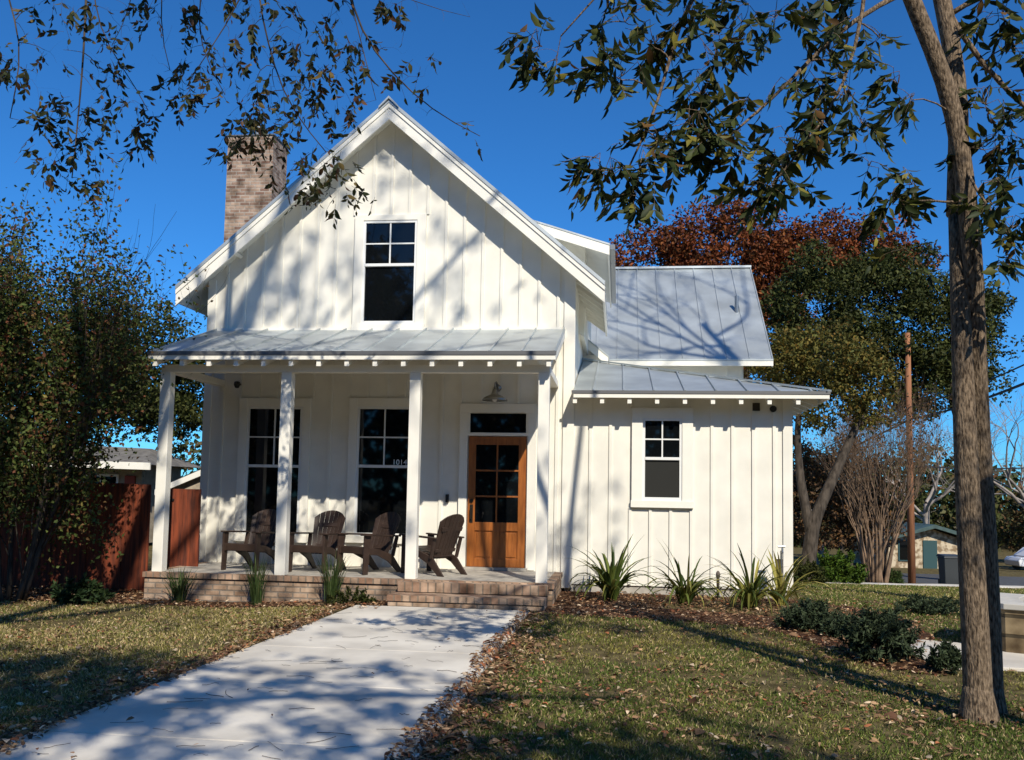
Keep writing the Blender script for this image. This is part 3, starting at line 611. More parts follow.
# utility pole and wires
b = at(912, 585, 38); tp = at(907.5, 333, 38)
mb = MB(); mb.tube([(b[0], 38, b[2]-.6), (b[0]*.5+tp[0]*.5, 38, (b[2]+tp[2])/2), (tp[0], 38, tp[2])], [.155, .13, .105], 12)
po = obj('utility_pole', mb, m_pole, smooth=True); tag(po, 'tall brown wooden utility pole beside the curving sidewalk', 'pole')
def wire(pts, r, lab):
    P = []
    for (p, q) in zip(pts[:-1], pts[1:]):
        for t in np.linspace(0, 1, 13)[:-1]: P.append(p*(1-t) + q*t - np.array([0, 0, 1.0])*.5*4*t*(1-t)*.4)
    P.append(pts[-1]); mb = MB(); mb.tube(P, r, 5); o = obj('power_line', mb, m_wire); tag(o, lab, 'wire', 'overhead lines at the utility pole')
wire([at(1100, 350, 22), at(911, 419, 37.8), at(700, 512, 70)], .042, 'thick black overhead line crossing the utility pole, the lower one')
wire([at(1100, 327, 22), at(910, 407, 37.8), at(700, 500, 70)], .024, 'thin black overhead line just above the thicker one')
wire([at(1100, 462, 48), at(912, 466, 38.3)], .03, 'thin slack service line low at the right of the utility pole')
# wheelie bin
c = at(951, 592, 35); bz = float(gz(c[0], 35)); bn = thing('wheelie_bin', 'dark grey wheeled rubbish bin standing by the street behind the double trunk', 'bin', (c[0], 35, bz))
mb = MB(); w = .34; mb.hexa([(c[0]-w+.05, 34.7, bz+.06), (c[0]+w-.05, 34.7, bz+.06), (c[0]+w-.05, 35.3, bz+.06), (c[0]-w+.05, 35.3, bz+.06), (c[0]-w, 34.62, bz+1.05), (c[0]+w, 34.62, bz+1.05), (c[0]+w, 35.38, bz+1.05), (c[0]-w, 35.38, bz+1.05)]); obj('body', mb, m_bin, bn, bevel=.02)
mb = MB(); mb.hexa([(c[0]-w-.03, 34.58, bz+1.052), (c[0]+w+.03, 34.58, bz+1.052), (c[0]+w+.03, 35.45, bz+1.052), (c[0]-w-.03, 35.45, bz+1.052), (c[0]-w+.02, 34.66, bz+1.13), (c[0]+w-.02, 34.66, bz+1.13), (c[0]+w-.02, 35.4, bz+1.15), (c[0]-w+.02, 35.4, bz+1.15)]); obj('lid', mb, m_bin, bn, bevel=.015)
for sx in (-1, 1):
    mb = MB(); mb.tube([(c[0]+sx*.24, 35.33, bz+.12), (c[0]+sx*.30, 35.33, bz+.12)], .12, 14); obj('wheel', mb, m_black, bn)
# low stone wall by the side walk
sw = thing('stone_wall', 'low curved stone block wall with pale cap at the right edge', 'wall', (4.2, 10.4, 0))
cv = [(4.20, 10.5), (3.95, 10.1), (3.84, 9.78), (3.90, 9.55), (4.15, 9.43), (4.6, 9.40), (6.5, 9.45), (9.5, 9.6)]
def ribbon(mb, pts, w, z0, z1):
    n = len(pts); P = np.array(pts, float); tg = np.gradient(P, axis=0); tg /= np.linalg.norm(tg, axis=1)[:, None]; nr = np.stack([-tg[:, 1], tg[:, 0]], 1)
    L = P + nr*w/2; Rr = P - nr*w/2; v = [(*L[k], z0) for k in range(n)] + [(*Rr[k], z0) for k in range(n)] + [(*L[k], z1) for k in range(n)] + [(*Rr[k], z1) for k in range(n)]
    f = []
    for k in range(n-1): f += [(k, k+1, n+k+1, n+k), (2*n+k, 3*n+k, 3*n+k+1, 2*n+k+1), (k, 2*n+k, 2*n+k+1, k+1), (n+k, n+k+1, 3*n+k+1, 3*n+k)]
    f += [(0, n, 3*n, 2*n), (n-1, 3*n-1, 4*n-1, 2*n-1)]; mb.add(v, f)
mb = MB(); ribbon(mb, cv, .36, -.3, .44); obj('wall_body', mb, m_stonewall, sw)
mb = MB(); ribbon(mb, cv, .42, .443, .50); obj('wall_cap', mb, m_cap, sw, bevel=.008)
# parked cars glimpsed across the street
def car(x, y, col, lab, rz):
    z = float(gz(x, y)); t = thing('parked_car', lab, 'car', (x, y, z), 'cars parked across the street', rz)
    mp = mat('car_paint', col, .3, spec=.5, coat=.5)
    pr = [(-2.1, .28), (-2.15, .62), (-2.0, .82), (-1.35, .90), (1.0, .92), (1.9, .78), (2.15, .60), (2.15, .28)]
    mb = MB(); mb.prism([(a, -.85, b) for a, b in pr], (0, 1.7, 0)); obj('body', mb, mp, t, bevel=.06)
    mb = MB(); mb.hexa([(-1.6, -.78, .90), (1.05, -.78, .92), (1.05, .78, .92), (-1.6, .78, .90), (-1.0, -.64, 1.44), (.35, -.64, 1.44), (.35, .64, 1.44), (-1.0, .64, 1.44)]); obj('cabin', mb, mp, t, bevel=.05)
    mb = MB(); mb.hexa([(-1.38, -.79, .95), (.88, -.79, .95), (.88, .79, .95), (-1.38, .79, .95), (-.95, -.665, 1.37), (.32, -.665, 1.37), (.32, .665, 1.37), (-.95, .665, 1.37)]); obj('side_window', mb, m_glass, t)
    for sx in (-1.3, 1.3):
        for sy in (-1, 1):
            mb = MB(); mb.tube([(sx, sy*.70, .31), (sx, sy*.88, .31)], .31, 16); w = obj('wheel', mb, m_black, t); mb = MB(); mb.tube([(sx, sy*.882, .31), (sx, sy*.89, .31)], .18, 12); obj('rim', mb, m_galv, w)
car(27.2, 62, (.75, .75, .75), 'white car parked under trees beyond the low stone wall', rad(8))
car(33.5, 66, (.05, .06, .08), 'dark car parked under trees across the street', rad(4))
# garden tap and short marker stake at the wing wall
p = at(779, 585, 13.55); gt = thing('garden_tap', 'grey standpipe tap rising beside the white wall corner', 'tap', (p[0], 13.55, 0))
mb = MB(); mb.box((p[0]-.045, 13.50, -.1), (p[0]+.045, 13.57, .60)); obj('post', mb, m_bark_grey, gt)
mb = MB(); mb.tube([(p[0]+.02, 13.48, .0), (p[0]+.02, 13.48, .72), (p[0]+.02, 13.40, .76), (p[0]+.02, 13.36, .70)], .014, 8); mb.tube([(p[0]-.03, 13.46, .79), (p[0]+.07, 13.46, .79)], .018, 8); obj('spout', mb, m_galv, gt)
p = at(718, 590, 13.5); mb = MB(); mb.lathe([(.022, -.1), (.022, .26), (.03, .27), (.03, .33), (.012, .36)], (p[0], 13.5, .05), 10); tag(obj('irrigation_riser', mb, m_bark_grey, smooth=True), 'short grey irrigation riser between the strappy plants', 'pipe')

# ================================================================== PLANTS AND TREES
def leafset(P, D, N, L, Wd, tint, rich=False, fold=.35, droop=.25):
    """leaf blades: base P, direction D, face normal N, lengths L, widths Wd -> V, faces, tints"""
    P = np.asarray(P, float); D = np.asarray(D, float); D = D / (np.linalg.norm(D, axis=1)[:, None] + 1e-9)
    Nn = N - D * (N * D).sum(1)[:, None]; Nn = Nn / (np.linalg.norm(Nn, axis=1)[:, None] + 1e-9); Sd = np.cross(D, Nn)
    L = np.broadcast_to(L, len(P))[:, None]; Wd = np.broadcast_to(Wd, len(P))[:, None] / 2; n = len(P)
    if not rich:
        tip = P + D*L - Nn*L*droop*.5; l = P + D*L*.45 + Sd*Wd + Nn*Wd*fold; r = P + D*L*.45 - Sd*Wd + Nn*Wd*fold
        V = np.stack([P, l, tip, r], 1).reshape(-1, 3); b = np.arange(n)[:, None]*4
        return V, [np.concatenate([b + [0, 1, 2], b + [0, 2, 3]])], np.repeat(tint, 4, axis=0)
    m1 = P + D*L*.33; m2 = P + D*L*.68 - Nn*L*droop*.22; tip = P + D*L*.98 - Nn*L*droop*.7
    l1 = m1 + Sd*Wd*.95 + Nn*Wd*fold; r1 = m1 - Sd*Wd*.95 + Nn*Wd*fold; l2 = m2 + Sd*Wd*.75 + Nn*Wd*fold*.8; r2 = m2 - Sd*Wd*.75 + Nn*Wd*fold*.8
    V = np.stack([P, m1, m2, tip, l1, l2, r1, r2], 1).reshape(-1, 3); b = np.arange(n)[:, None]*8
    T = np.concatenate([b + [0, 1, 4], b + [2, 3, 5], b + [0, 6, 1], b + [2, 7, 3]]); Q = np.concatenate([b + [1, 2, 5, 4], b + [1, 6, 7, 2]])
    return V, [T, Q], np.repeat(tint, 8, axis=0)
def pick(rng, n, pal, jit=.25):
    pal = np.array(pal); w = pal[:, 3] / pal[:, 3].sum(); c = pal[rng.choice(len(pal), n, p=w), :3]
    return np.clip(c * (1 + rng.normal(0, jit, (n, 1))), .003, .95)
def unit(rng, n):
    v = rng.normal(size=(n, 3)); return v / np.linalg.norm(v, axis=1)[:, None]
def curve(a, b, rng, n=6, sag=0, jit=.06):
    a, b = np.array(a, float), np.array(b, float); L = np.linalg.norm(b - a); t = np.linspace(0, 1, n)[:, None]
    p = a*(1-t) + b*t; off = rng.normal(0, jit*L, 3); p += np.sin(t*math.pi) * off; p[:, 2] += -sag*L*4*(t*(1-t))[:, 0]*-1
    return p

class Skeleton:
    """wood that grows from given polylines out to target points"""
    def __init__(s, rng): s.rng = rng; s.mb = MB(); s.nodes = []; s.rad = []
    def limb(s, pts, r0, r1, n=8):
        pts = np.array(pts, float); d = np.concatenate([[0], np.cumsum(np.linalg.norm(np.diff(pts, axis=0), axis=1))])
        m = max(6, int(d[-1] / .25)); t = np.linspace(0, d[-1], m)
        # smooth the polyline
        P = np.stack([np.interp(t, d, pts[:, k]) for k in range(3)], 1)
        for _ in range(2): P[1:-1] = (P[:-2] + P[1:-1]*2 + P[2:]) / 4
        R = np.linspace(r0, r1, m); s.mb.tube(P, R, n); s.nodes += list(P); s.rad += list(R); return P
    def grow(s, targets, r=.012, taper=.5, jit=.07, sides=4, maxr=.6, droop=.1):
        T = [np.array(t, float) for t in targets]
        N = np.array(s.nodes); order = np.argsort([np.min(np.linalg.norm(N - t, axis=1)) for t in T])
        ends = []
        for k in order:
            t = T[k]; N = np.array(s.nodes); i = int(np.argmin(np.linalg.norm(N - t, axis=1) + .15*np.maximum(0, t[2]-N[:, 2])))
            L = np.linalg.norm(t - N[i])
            if L < 1e-3: continue
            m = max(4, min(10, int(L/.15))); c = curve(N[i], t, s.rng, m, jit=jit); c[:, 2] += droop*L*np.sin(np.linspace(0, math.pi, m))
            r0 = min(max(r, .004) , s.rad[i]*maxr); R = np.linspace(r0, r0*taper, m); s.mb.tube(c, R, sides, cap=False)
            s.nodes += list(c[1:]); s.rad += list(R[1:]); ends.append((t, c[-1] - c[-2]))
        return ends

def compound(rng, base, d0, Lr, nl, lw, ll, droop=.5):
    """pinnate leaf: rachis and leaflets -> rachis points, leaflet P, D, N, L"""
    d0 = d0/np.linalg.norm(d0); t = np.linspace(0, 1, 6); pts = [base]; d = d0.copy()
    for k in range(5):
        d = d + np.array([0, 0, -droop/5*1.4]); d /= np.linalg.norm(d); pts.append(pts[-1] + d*Lr/5)
    pts = np.array(pts); tg = np.gradient(pts, axis=0); tg /= np.linalg.norm(tg, axis=1)[:, None]
    side = np.cross(d0, [0, 0, 1.0]); side = side/(np.linalg.norm(side)+1e-6); ro = rng.uniform(-.9, .9); up = np.cross(side, d0); side = side*math.cos(ro) + up*math.sin(ro)
    P, D, Nn, Ls = [], [], [], []
    for q in range(nl):
        f = .25 + .75*q/(nl-1) if nl > 1 else 1; k = min(int(f*5), 4); u = f*5 - k; p = pts[k]*(1-u) + pts[k+1]*u
        for sg in ((-1, 1) if q < nl-1 else (0,)):
            dd = tg[k]*(.75 if sg else 1) + sg*side*.9 + np.array([0, 0, -.34]) + rng.normal(0, .32, 3)
            nn = np.cross(tg[k], side) + rng.normal(0, .55, 3); P.append(p); D.append(dd); Nn.append(nn); Ls.append(ll*rng.uniform(.6, 1.25)*(.75 + .5*math.sin(math.pi*min(f, .9))))
    return pts, P, D, Nn, Ls

def finish_tree(root, skel, bark, V=None, F=None, T=None, lm=None, names=('trunk', 'crown'), smooth=True):
    obj(names[0], skel.mb, bark, root, smooth=smooth)
    if V is not None: soup(names[1], V, F, T, lm, root)

PECAN = [(.030, .044, .012, 5), (.045, .058, .014, 3), (.022, .033, .010, 4), (.095, .10, .022, 2.4), (.19, .165, .03, 1.3), (.11, .06, .02, .4)]
PECAN_DRY = [(.034, .042, .014, 4), (.06, .055, .018, 2.5), (.12, .085, .025, 1.4), (.09, .045, .02, 1.2)]

# ---- near double trunk pecan at the right
rng = np.random.default_rng(11)
t1 = thing('pecan_tree', 'double trunked pecan tree on the right lawn with leafy hanging branches', 'tree', (2.42, 6.75, 0))
sk = Skeleton(rng)
def pl(lst): return [at(a, b, c) for a, b, c in lst]
b1 = pl([(979, 720, 6.62), (976, 640, 6.62), (970, 540, 6.63), (965, 440, 6.66), (962, 340, 6.74), (959, 270, 6.82), (957, 215, 6.9)])
b1[0][2] = -.05; sk.limb(b1, .096, .060, 16); sk.limb([b1[0] + (0,0,-.05), b1[0] + (0,0,.06), b1[0] + (-.004,0,.16), b1[0] + (-.008,0,.30)], .150, .088, 16)
b2 = pl([(991, 710, 6.84), (989, 640, 6.85), (985, 540, 6.86), (979, 440, 6.85), (975, 340, 6.80), (973, 255, 6.76), (966, 190, 6.75), (959, 130, 6.74), (949, 90, 6.72), (930, 40, 6.70), (910, 0, 6.66), (893, -50, 6.6), (870, -150, 6.5), (840, -300, 6.3), (830, -480, 6.2)])
b2[0][2] = -.05; sk.limb(b2, .086, .04, 16); sk.limb([b2[0] + (0,0,-.05), b2[0] + (0,0,.08), b2[0] + (0,0,.26)], .125, .078, 14)
b3 = pl([(957, 215, 6.9), (958, 160, 6.92), (960, 110, 6.95), (954, 50, 7.0), (941, 0, 7.05), (930, -60, 7.1), (925, -200, 7.2), (935, -380, 7.3)]); sk.limb(b3, .076, .04, 10)
for pts, r0, r1 in [
    ([(905, -8, 6.65), (880, 0, 6.55), (858, 20, 6.45), (827, 38, 6.35), (807, 64, 6.25), (779, 95, 6.1), (763, 105, 6.0), (738, 132, 5.9), (712, 150, 5.85)], .022, .007),
    ([(893, -50, 6.6), (800, -60, 6.2), (720, -45, 5.9), (680, 5, 5.8), (668, 70, 5.75), (655, 120, 5.7), (630, 165, 5.6)], .03, .006),
    ([(800, -60, 6.2), (690, -90, 5.8), (630, -50, 5.6), (597, 0, 5.5), (561, 36, 5.45)], .016, .005),
    ([(870, -60, 6.4), (862, 30, 6.2), (848, 80, 6.1), (830, 118, 6.0), (797, 153, 5.9), (772, 185, 5.85)], .018, .006),
    ([(941, 0, 7.05), (965, 45, 7.0), (985, 70, 6.95), (1010, 95, 6.9), (1040, 125, 6.85), (1080, 150, 6.8)], .024, .012),
    ([(941, 20, 7.05), (985, -10, 7.0), (1030, -20, 6.9), (1080, -10, 6.85)], .022, .012),
    ([(962, 160, 6.75), (975, 190, 6.6), (995, 215, 6.45), (1012, 240, 6.4)], .012, .005),
    ([(966, 200, 6.75), (948, 205, 6.55), (920, 195, 6.4), (900, 205, 6.3)], .010, .005)]:
    sk.limb(pl(pts), r0, r1, 6)
cl = [(540,50,5.45,26,5),(556,62,5.5,14,2),(625,28,5.6,40,6),(600,68,5.6,26,5),(622,80,5.6,26,4),(655,48,5.7,30,4),(690,30,5.8,30,5),(715,62,5.8,38,6),(742,28,5.9,40,6),(775,22,6.0,34,5),(702,100,5.75,32,6),(688,128,5.7,36,7),(712,148,5.7,36,7),(662,150,5.65,34,7),(640,172,5.6,28,6),(612,176,5.6,24,5),(592,160,5.6,14,3),(636,198,5.6,14,3),(735,122,5.8,26,5),(738,165,5.8,28,5),(756,196,5.85,20,4),(768,168,5.85,28,6),(800,96,6.1,34,6),(832,62,6.2,38,6),(845,28,6.3,34,5),(822,126,6.0,28,6),(796,150,5.95,28,5),(782,186,5.85,24,5),(848,102,6.1,28,5),(862,128,6.2,20,4),(868,168,6.3,16,3),(898,88,6.5,24,4),(912,100,6.5,20,3),(893,205,6.3,24,5),(912,188,6.4,22,4),(978,36,6.9,24,3),(1004,16,6.9,30,5),(1015,48,6.9,20,3),(986,108,6.8,26,4),(1008,126,6.8,28,5),(1012,152,6.75,22,4),(985,150,6.7,20,4),(992,208,6.5,26,5),(1012,232,6.4,24,5),(1006,258,6.4,16,4),(880,38,6.5,24,3),(806,20,6.2,34,4),(700,-20,5.9,40,5),(620,-15,5.6,40,4),(760,-20,6.0,50,5),(850,-25,6.3,50,5),(1040,60,6.8,40,5),(1050,180,6.6,50,6),(1040,-30,6.8,50,4),(905,250,6.3,8,1),(1000,182,6.6,20,3)]
tg = [at(a, b, c) for a, b, c, r, n in cl]; ends = sk.grow(tg, .007, .6, .06, 5)
LP, LD, LN, LL = [], [], [], []
for (a, b, c, r, n), t in zip(cl, tg):
    for q in range(int(n*1.25) + 1):
        rr = r * c / FPX * .8; base = t + unit(rng, 1)[0]*rr*rng.uniform(.2, 1.15)*np.array([1, 1.3, .8]) + np.array([0, 0, rr*.5])
        d = np.array([rng.normal(-.25, .8), rng.normal(-.1, .7), rng.normal(-.38, .45)])
        sk.mb.tube(curve(t + np.array([0, 0, rr*.2]), base, rng, 4), [.003, .003, .002, .002], 3, cap=False)
        pts, P, D, Nn, Ls = compound(rng, base, d, rng.uniform(.20, .32), rng.integers(4, 7), 0, .104, .55)
        sk.mb.tube(pts, np.linspace(.0026, .0012, len(pts)), 3, cap=False); LP += P; LD += D; LN += Nn; LL += Ls
LL = np.array(LL); V, F, T = leafset(LP, LD, np.array(LN), LL, LL*.36, pick(rng, len(LP), PECAN, .3), True)
finish_tree(t1, sk, m_bark, V, F, T, m_leafgloss)

# ---- tall pecan behind the viewpoint: its limbs hang into the top left and shade the lawn, walk and gable
rng = np.random.default_rng(23)
TP = np.array([-2.2, -5.0, 0.0])
t2 = thing('pecan_tree', 'large pecan whose thin drooping twigs hang across the upper left sky', 'tree', tuple(TP))
sk = Skeleton(rng)
sk.limb([TP + (0,0,-.1), TP + (.05,.1,2.5), TP + (.15,.3,5.0), TP + (.3,.6,7.5), TP + (.6,1.0,10.5), TP + (.9,1.4,13.5), TP + (1.2,1.6,16.5)], .36, .10, 14)
limbs = [[(-1.9,-4.4,6.5), (-2.3,-1.5,8.2), (-2.8,2.5,9.2), (-3.4,6.0,9.0), (-4.0,8.8,8.7), (-4.6,10.2,9.0)],
         [(-2.8,2.5,9.2), (-4.6,5.5,9.2), (-6.6,8.2,8.8), (-8.0,9.6,9.0)],
         [(-1.7,-4.0,9.5), (-1.2,-1.0,12.0), (-1.0,2.5,13.6), (-1.4,5.5,14.0), (-2.2,8.0,13.6)],
         [(-1.2,-1.0,12.0), (.6,1.6,13.4), (1.6,4.2,13.8), (2.2,6.5,13.4)],
         [(-1.5,-3.8,11.0), (.8,-3.0,13.4), (3.0,-1.8,15.2), (5.2,-.5,16.2)],
         [(-2.0,-4.2,7.0), (0.2,-3.6,8.2), (2.2,-3.2,8.8), (4.6,-3.0,9.0)],
         [(-1.9,-4.5,6.0), (-.2,-4.6,7.0), (1.6,-4.8,7.4), (3.0,-5.0,7.4)],
         [(-1.0,2.5,13.6), (-2.8,4.2,14.6), (-4.0,6.2,14.8)], [(-1.4,-3.6,12.5), (-.6,-1.6,15.5), (.4,.8,17.2), (.6,3.0,17.8)], [(-1.3,-3.6,13.0), (-.8,-1.2,14.8), (-.35,.7,15.6), (.1,1.0,16.6), (.9,1.1,18.2)]]
for L, (r0, r1) in zip(limbs, [(.13,.05),(.07,.03),(.15,.05),(.08,.03),(.12,.05),(.11,.04),(.09,.04),(.06,.025),(.09,.03),(.15,.10)]): sk.limb(L, r0, r1, 8)
# visible hanging twigs
for pts, r0, r1 in [
    ([(95, -120, 9.3), (88, -40, 9.1), (86, 0, 9.0), (84, 50, 8.95), (80, 100, 8.9), (76, 140, 8.9), (72, 178, 8.9)], .020, .006),
    ([(0, -60, 9.2), (8, 5, 9.0), (20, 32, 8.95), (25, 48, 8.9), (17, 75, 8.9), (15, 100, 8.9), (10, 118, 8.9)], .013, .005),
    ([(90, -40, 9.1), (98, 30, 9.0), (112, 55, 9.0), (130, 75, 9.0), (148, 110, 9.0)], .009, .004),
    ([(165, -60, 9.0), (160, 20, 9.0), (161, 55, 9.0), (170, 70, 9.0)], .009, .004),
    ([(260, -60, 8.8), (242, 5, 8.7), (222, 32, 8.7), (205, 55, 8.7), (190, 80, 8.7)], .010, .004),
    ([(255, -50, 8.8), (260, 15, 8.7), (268, 40, 8.7), (275, 70, 8.7), (282, 95, 8.7), (300, 120, 8.7), (312, 138, 8.7), (326, 152, 8.7)], .012, .005),
    ([(345, -40, 9.0), (352, 15, 8.9), (366, 42, 8.9), (380, 60, 8.9), (396, 78, 8.9), (412, 94, 8.9), (428, 108, 8.9), (446, 117, 8.9), (458, 128, 8.9), (480, 136, 8.9)], .014, .004),
    ([(348, -10, 9.0), (358, 30, 8.9), (366, 62, 8.9), (376, 100, 8.9)], .008, .003),
    ([(340, -40, 9.0), (390, -8, 9.0), (420, 6, 9.0), (445, 12, 9.0), (470, 17, 9.0)], .007, .002),
    ([(210, -60, 8.9), (200, 0, 8.8), (192, 30, 8.8), (200, 50, 8.8), (210, 70, 8.8), (225, 95, 8.8)], .010, .004),
    ([(140, -50, 9.0), (128, 20, 9.0), (112, 45, 9.0)], .007, .003)]:
    P_ = sk.limb(pl(pts), r0, r1, 5)
    top = P_[0]; N = np.array(limbs[0] + limbs[1]); i = int(np.argmin(np.linalg.norm(N - top, axis=1))); sk.mb.tube(curve(N[i], top, rng, 7, jit=.05), np.linspace(max(.03, r0*1.6), r0, 7), 6)
c1 = [(60,230),(170,190),(90,290),(130,480),(230,480),(370,260),(440,240),(380,170),(460,140),(270,430),(330,420),(430,460),(500,380),(560,480),(370,550),(230,340),(560,20),(500,30),(740,100),(800,140),(880,250),(920,210),(730,280),(660,280),(750,310),(710,370),(640,360),(850,330),(970,310),(880,450),(960,440),(900,540),(940,500),(730,240),(960,110),(300,600),(200,560),(290,50),(30,230),(20,270),(150,380),(520,420),(570,550),(500,520),(200,650),(320,520),(300,680)]
c2 = [(50,120),(170,170),(180,100),(230,190),(280,230),(300,300),(350,280),(400,320),(220,290),(130,330),(90,400),(30,380),(250,400),(390,400),(410,450),(290,370),(320,80),(420,190),(470,240),(430,160),(340,150),(640,290),(700,290),(590,320),(750,240),(890,460),(660,230),(550,10),(590,20),(300,620),(350,600),(260,680),(400,640),(430,720),(350,730),(240,640),(200,700),(40,30),(150,430),(160,480),(60,440),(20,520),(110,470),(330,660),(270,600),(200,380)]
pts_ = [(a/3.8, b/3.8) for a, b in c1] + [(240 + a/3.8, b/3.8) for a, b in c2] + [(x, y) for x, y in [(30, 10), (60, 5), (110, 10), (180, 8), (300, 8), (330, -10), (225, -10), (150, -15), (275, -5), (390, 5)]]
tg = [at(a, b, 8.85 + rng.uniform(-.25, .25)) for a, b in pts_]; sk.grow(tg, .0055, .5, .08, 4)
# bare fine twigs
fine = [at(rng.uniform(0, 420), rng.uniform(-20, 90)**1.0, 8.9 + rng.uniform(-.3, .3)) for _ in range(230)] + [at(rng.uniform(330, 480), rng.uniform(0, 140), 8.9) for _ in range(14) ]
fine = [p for p in fine]; N0 = np.array(sk.nodes); fine = [p for p in fine if np.min(np.linalg.norm(N0 - p, axis=1)) < .40]; sk.grow(fine, .0042, .4, .1, 3)
LP, LD, LN, LL = [], [], [], []
for t, (a, b) in zip(tg, pts_):
    few = a > 395
    for q in range(rng.integers(1, 3) if few else rng.integers(4, 7)):
        base = t + rng.normal(0, .10, 3); d = np.array([rng.normal(0, .8), rng.normal(0, .7), rng.normal(-.7, .4)])
        pts, P, D, Nn, Ls = compound(rng, base, d, rng.uniform(.15, .26), rng.integers(2, 5), 0, .088, .5)
        sk.mb.tube(pts, .0018, 3, cap=False); LP += P; LD += D; LN += Nn; LL += Ls
# upper crown: twig ends over the limbs, out of frame, with enough leaf to throw dappled shade
LL2P = []
def shade_targets(ground_pts, tmin, tmax, per, spread):
    out = []
    for gp in ground_pts:
        for _ in range(per):
            t = rng.uniform(tmin, tmax); out.append(np.array(gp, float) + t*np.array([.47, -1, .92]) + rng.normal(0, spread, 3))
    return out
gpts = [(x + rng.normal(0, .15), y + rng.normal(0, .15), 0) for x in np.arange(-4.6, -.9, .62) for y in np.arange(4.9, 8.0, .62)]
gpts = [g for g in gpts if rng.uniform() < .72]
gpts += [(x + rng.normal(0, .1), y + rng.normal(0, .1), 0) for x in np.arange(-5.4, -3.3, .36) for y in np.arange(5.5, 7.2, .38)]
gpts += [(x, y, 0) for x in np.arange(-1.0, 1.3, .45) for y in (4.7, 5.0, 5.3, 5.6) if y < 5.85 - .3*abs(x)]
tA = shade_targets(gpts, 8.2, 9.4, 3, .16)
wall_pts = [(-5.6, 13.9, 1.0), (-6.2, 13.9, .6), (-4.9, 13.9, .9), (-5.2, 13.9, 5.2), (-6.0, 13.9, 4.6), (-5.6, 13.9, 4.9), (-4.6, 13.9, 5.9), (-3.9, 13.9, 6.5), (-3.0, 13.9, 5.0), (-2.8, 13.9, 4.5), (-5.0, 13.9, 4.4), (-4.4, 13.9, 5.0), (-6.2, 13.9, 5.0), (-5.5, 13.9, 5.7), (-4.8, 13.9, 6.3), (-6.4, 13.9, 4.3), (-5.8, 13.9, 5.3), (-5.3, 13.9, 4.8), (-3.2, 13.9, 6.2), (-1.0, 13.9, .6), (-1.0, 12.1, 2.0), (-.95, 12.1, .6), (-6.3, 12.0, .2), (-4.9, 12, .15), (-3.7, 12, .1), (-2.2, 11.7, .1), (-1.4, 11.7, .1), (-.95, 12.1, 1.2), (-2.8, 12.1, 1.4), (-4.6, 12.1, 1.1), (-.5, 13.9, .9), (-.45, 13.9, 1.1), (-2.2, 10.6, 0), (-3.5, 9.5, 0), (-5, 9.9, 0), (1, 9.4, 0)]
tB = shade_targets(wall_pts, 12.5, 15.0, 3, .22)
tC = [np.array(l[k]) + rng.normal(0, .8, 3) for l in limbs[2:] for k in range(1, len(l)) for _ in range(9)]
def hidden(p):   # keep these twigs out of the picture
    d = p - EYE; z = d @ FW
    if z < .3: return True
    py = 380 + SHIFT - FPX*(d @ UP)/z; px = 512 + FPX*(d @ RT)/z
    return py < -60 or px < -80 or px > 1110
crown = [p for p in tA + tB + tC if hidden(p)]
sk.grow(crown, .034, .25, .10, 4, .7, .04)
twigs = []
for p in crown:
    for _ in range(2):
        q = p + rng.normal(0, .35, 3)
        if hidden(q): twigs.append(q)
sk.grow(twigs, .007, .4, .1, 3)
nA = len(tA)
for p in [q for q in tA if hidden(q)]:
    for q in range(5):
        base = p + rng.normal(0, .16, 3); pts, P, D, Nn, Ls = compound(rng, base, np.array([rng.normal(), rng.normal(), rng.normal(-.4, .4)]), .25, 4, 0, .13, .4); LP += P; LD += D; LN += Nn; LL += Ls
for p in [q for q in tB if hidden(q)] + [q for q in twigs if rng.uniform() < .3]:
    for q in range(2):
        base = p + rng.normal(0, .15, 3); pts, P, D, Nn, Ls = compound(rng, base, np.array([rng.normal(), rng.normal(), rng.normal(-.4, .4)]), .25, 4, 0, .12, .4); LP += P; LD += D; LN += Nn; LL += Ls
LL = np.array(LL); V, F, T = leafset(LP, LD, np.array(LN), LL, LL*.44, pick(rng, len(LP), PECAN_DRY, .3), True)
finish_tree(t2, sk, m_bark_dark, V, F, T, m_leafgloss)

# ---- recursive bare tree
def bare(sk, p, d, L, r, depth, rng, spread=.55, up=.12, ratio=.74, kids=(2, 3), sides=5, ends=None):
    n = 4; pts = [p]; dd = d.copy()
    for k in range(n):
        dd = dd + rng.normal(0, .10, 3) + np.array([0, 0, up*.3]); dd /= np.linalg.norm(dd); pts.append(pts[-1] + dd*L/n)
    sk.mb.tube(pts, np.linspace(r, r*.68, n+1), max(3, sides), cap=False)
    if depth == 0:
        if ends is not None: ends.append((pts[-1], dd))
        return
    for k in range(rng.integers(kids[0], kids[1] + 1)):
        nd = dd + unit(rng, 1)[0]*spread; nd[2] += up; nd /= np.linalg.norm(nd)
        bare(sk, pts[-1] if k < 2 else pts[rng.integers(2, 4)], nd, L*ratio*rng.uniform(.75, 1.2), r*.66*rng.uniform(.8, 1), depth-1, rng, spread, up, ratio, kids, sides-1, ends)

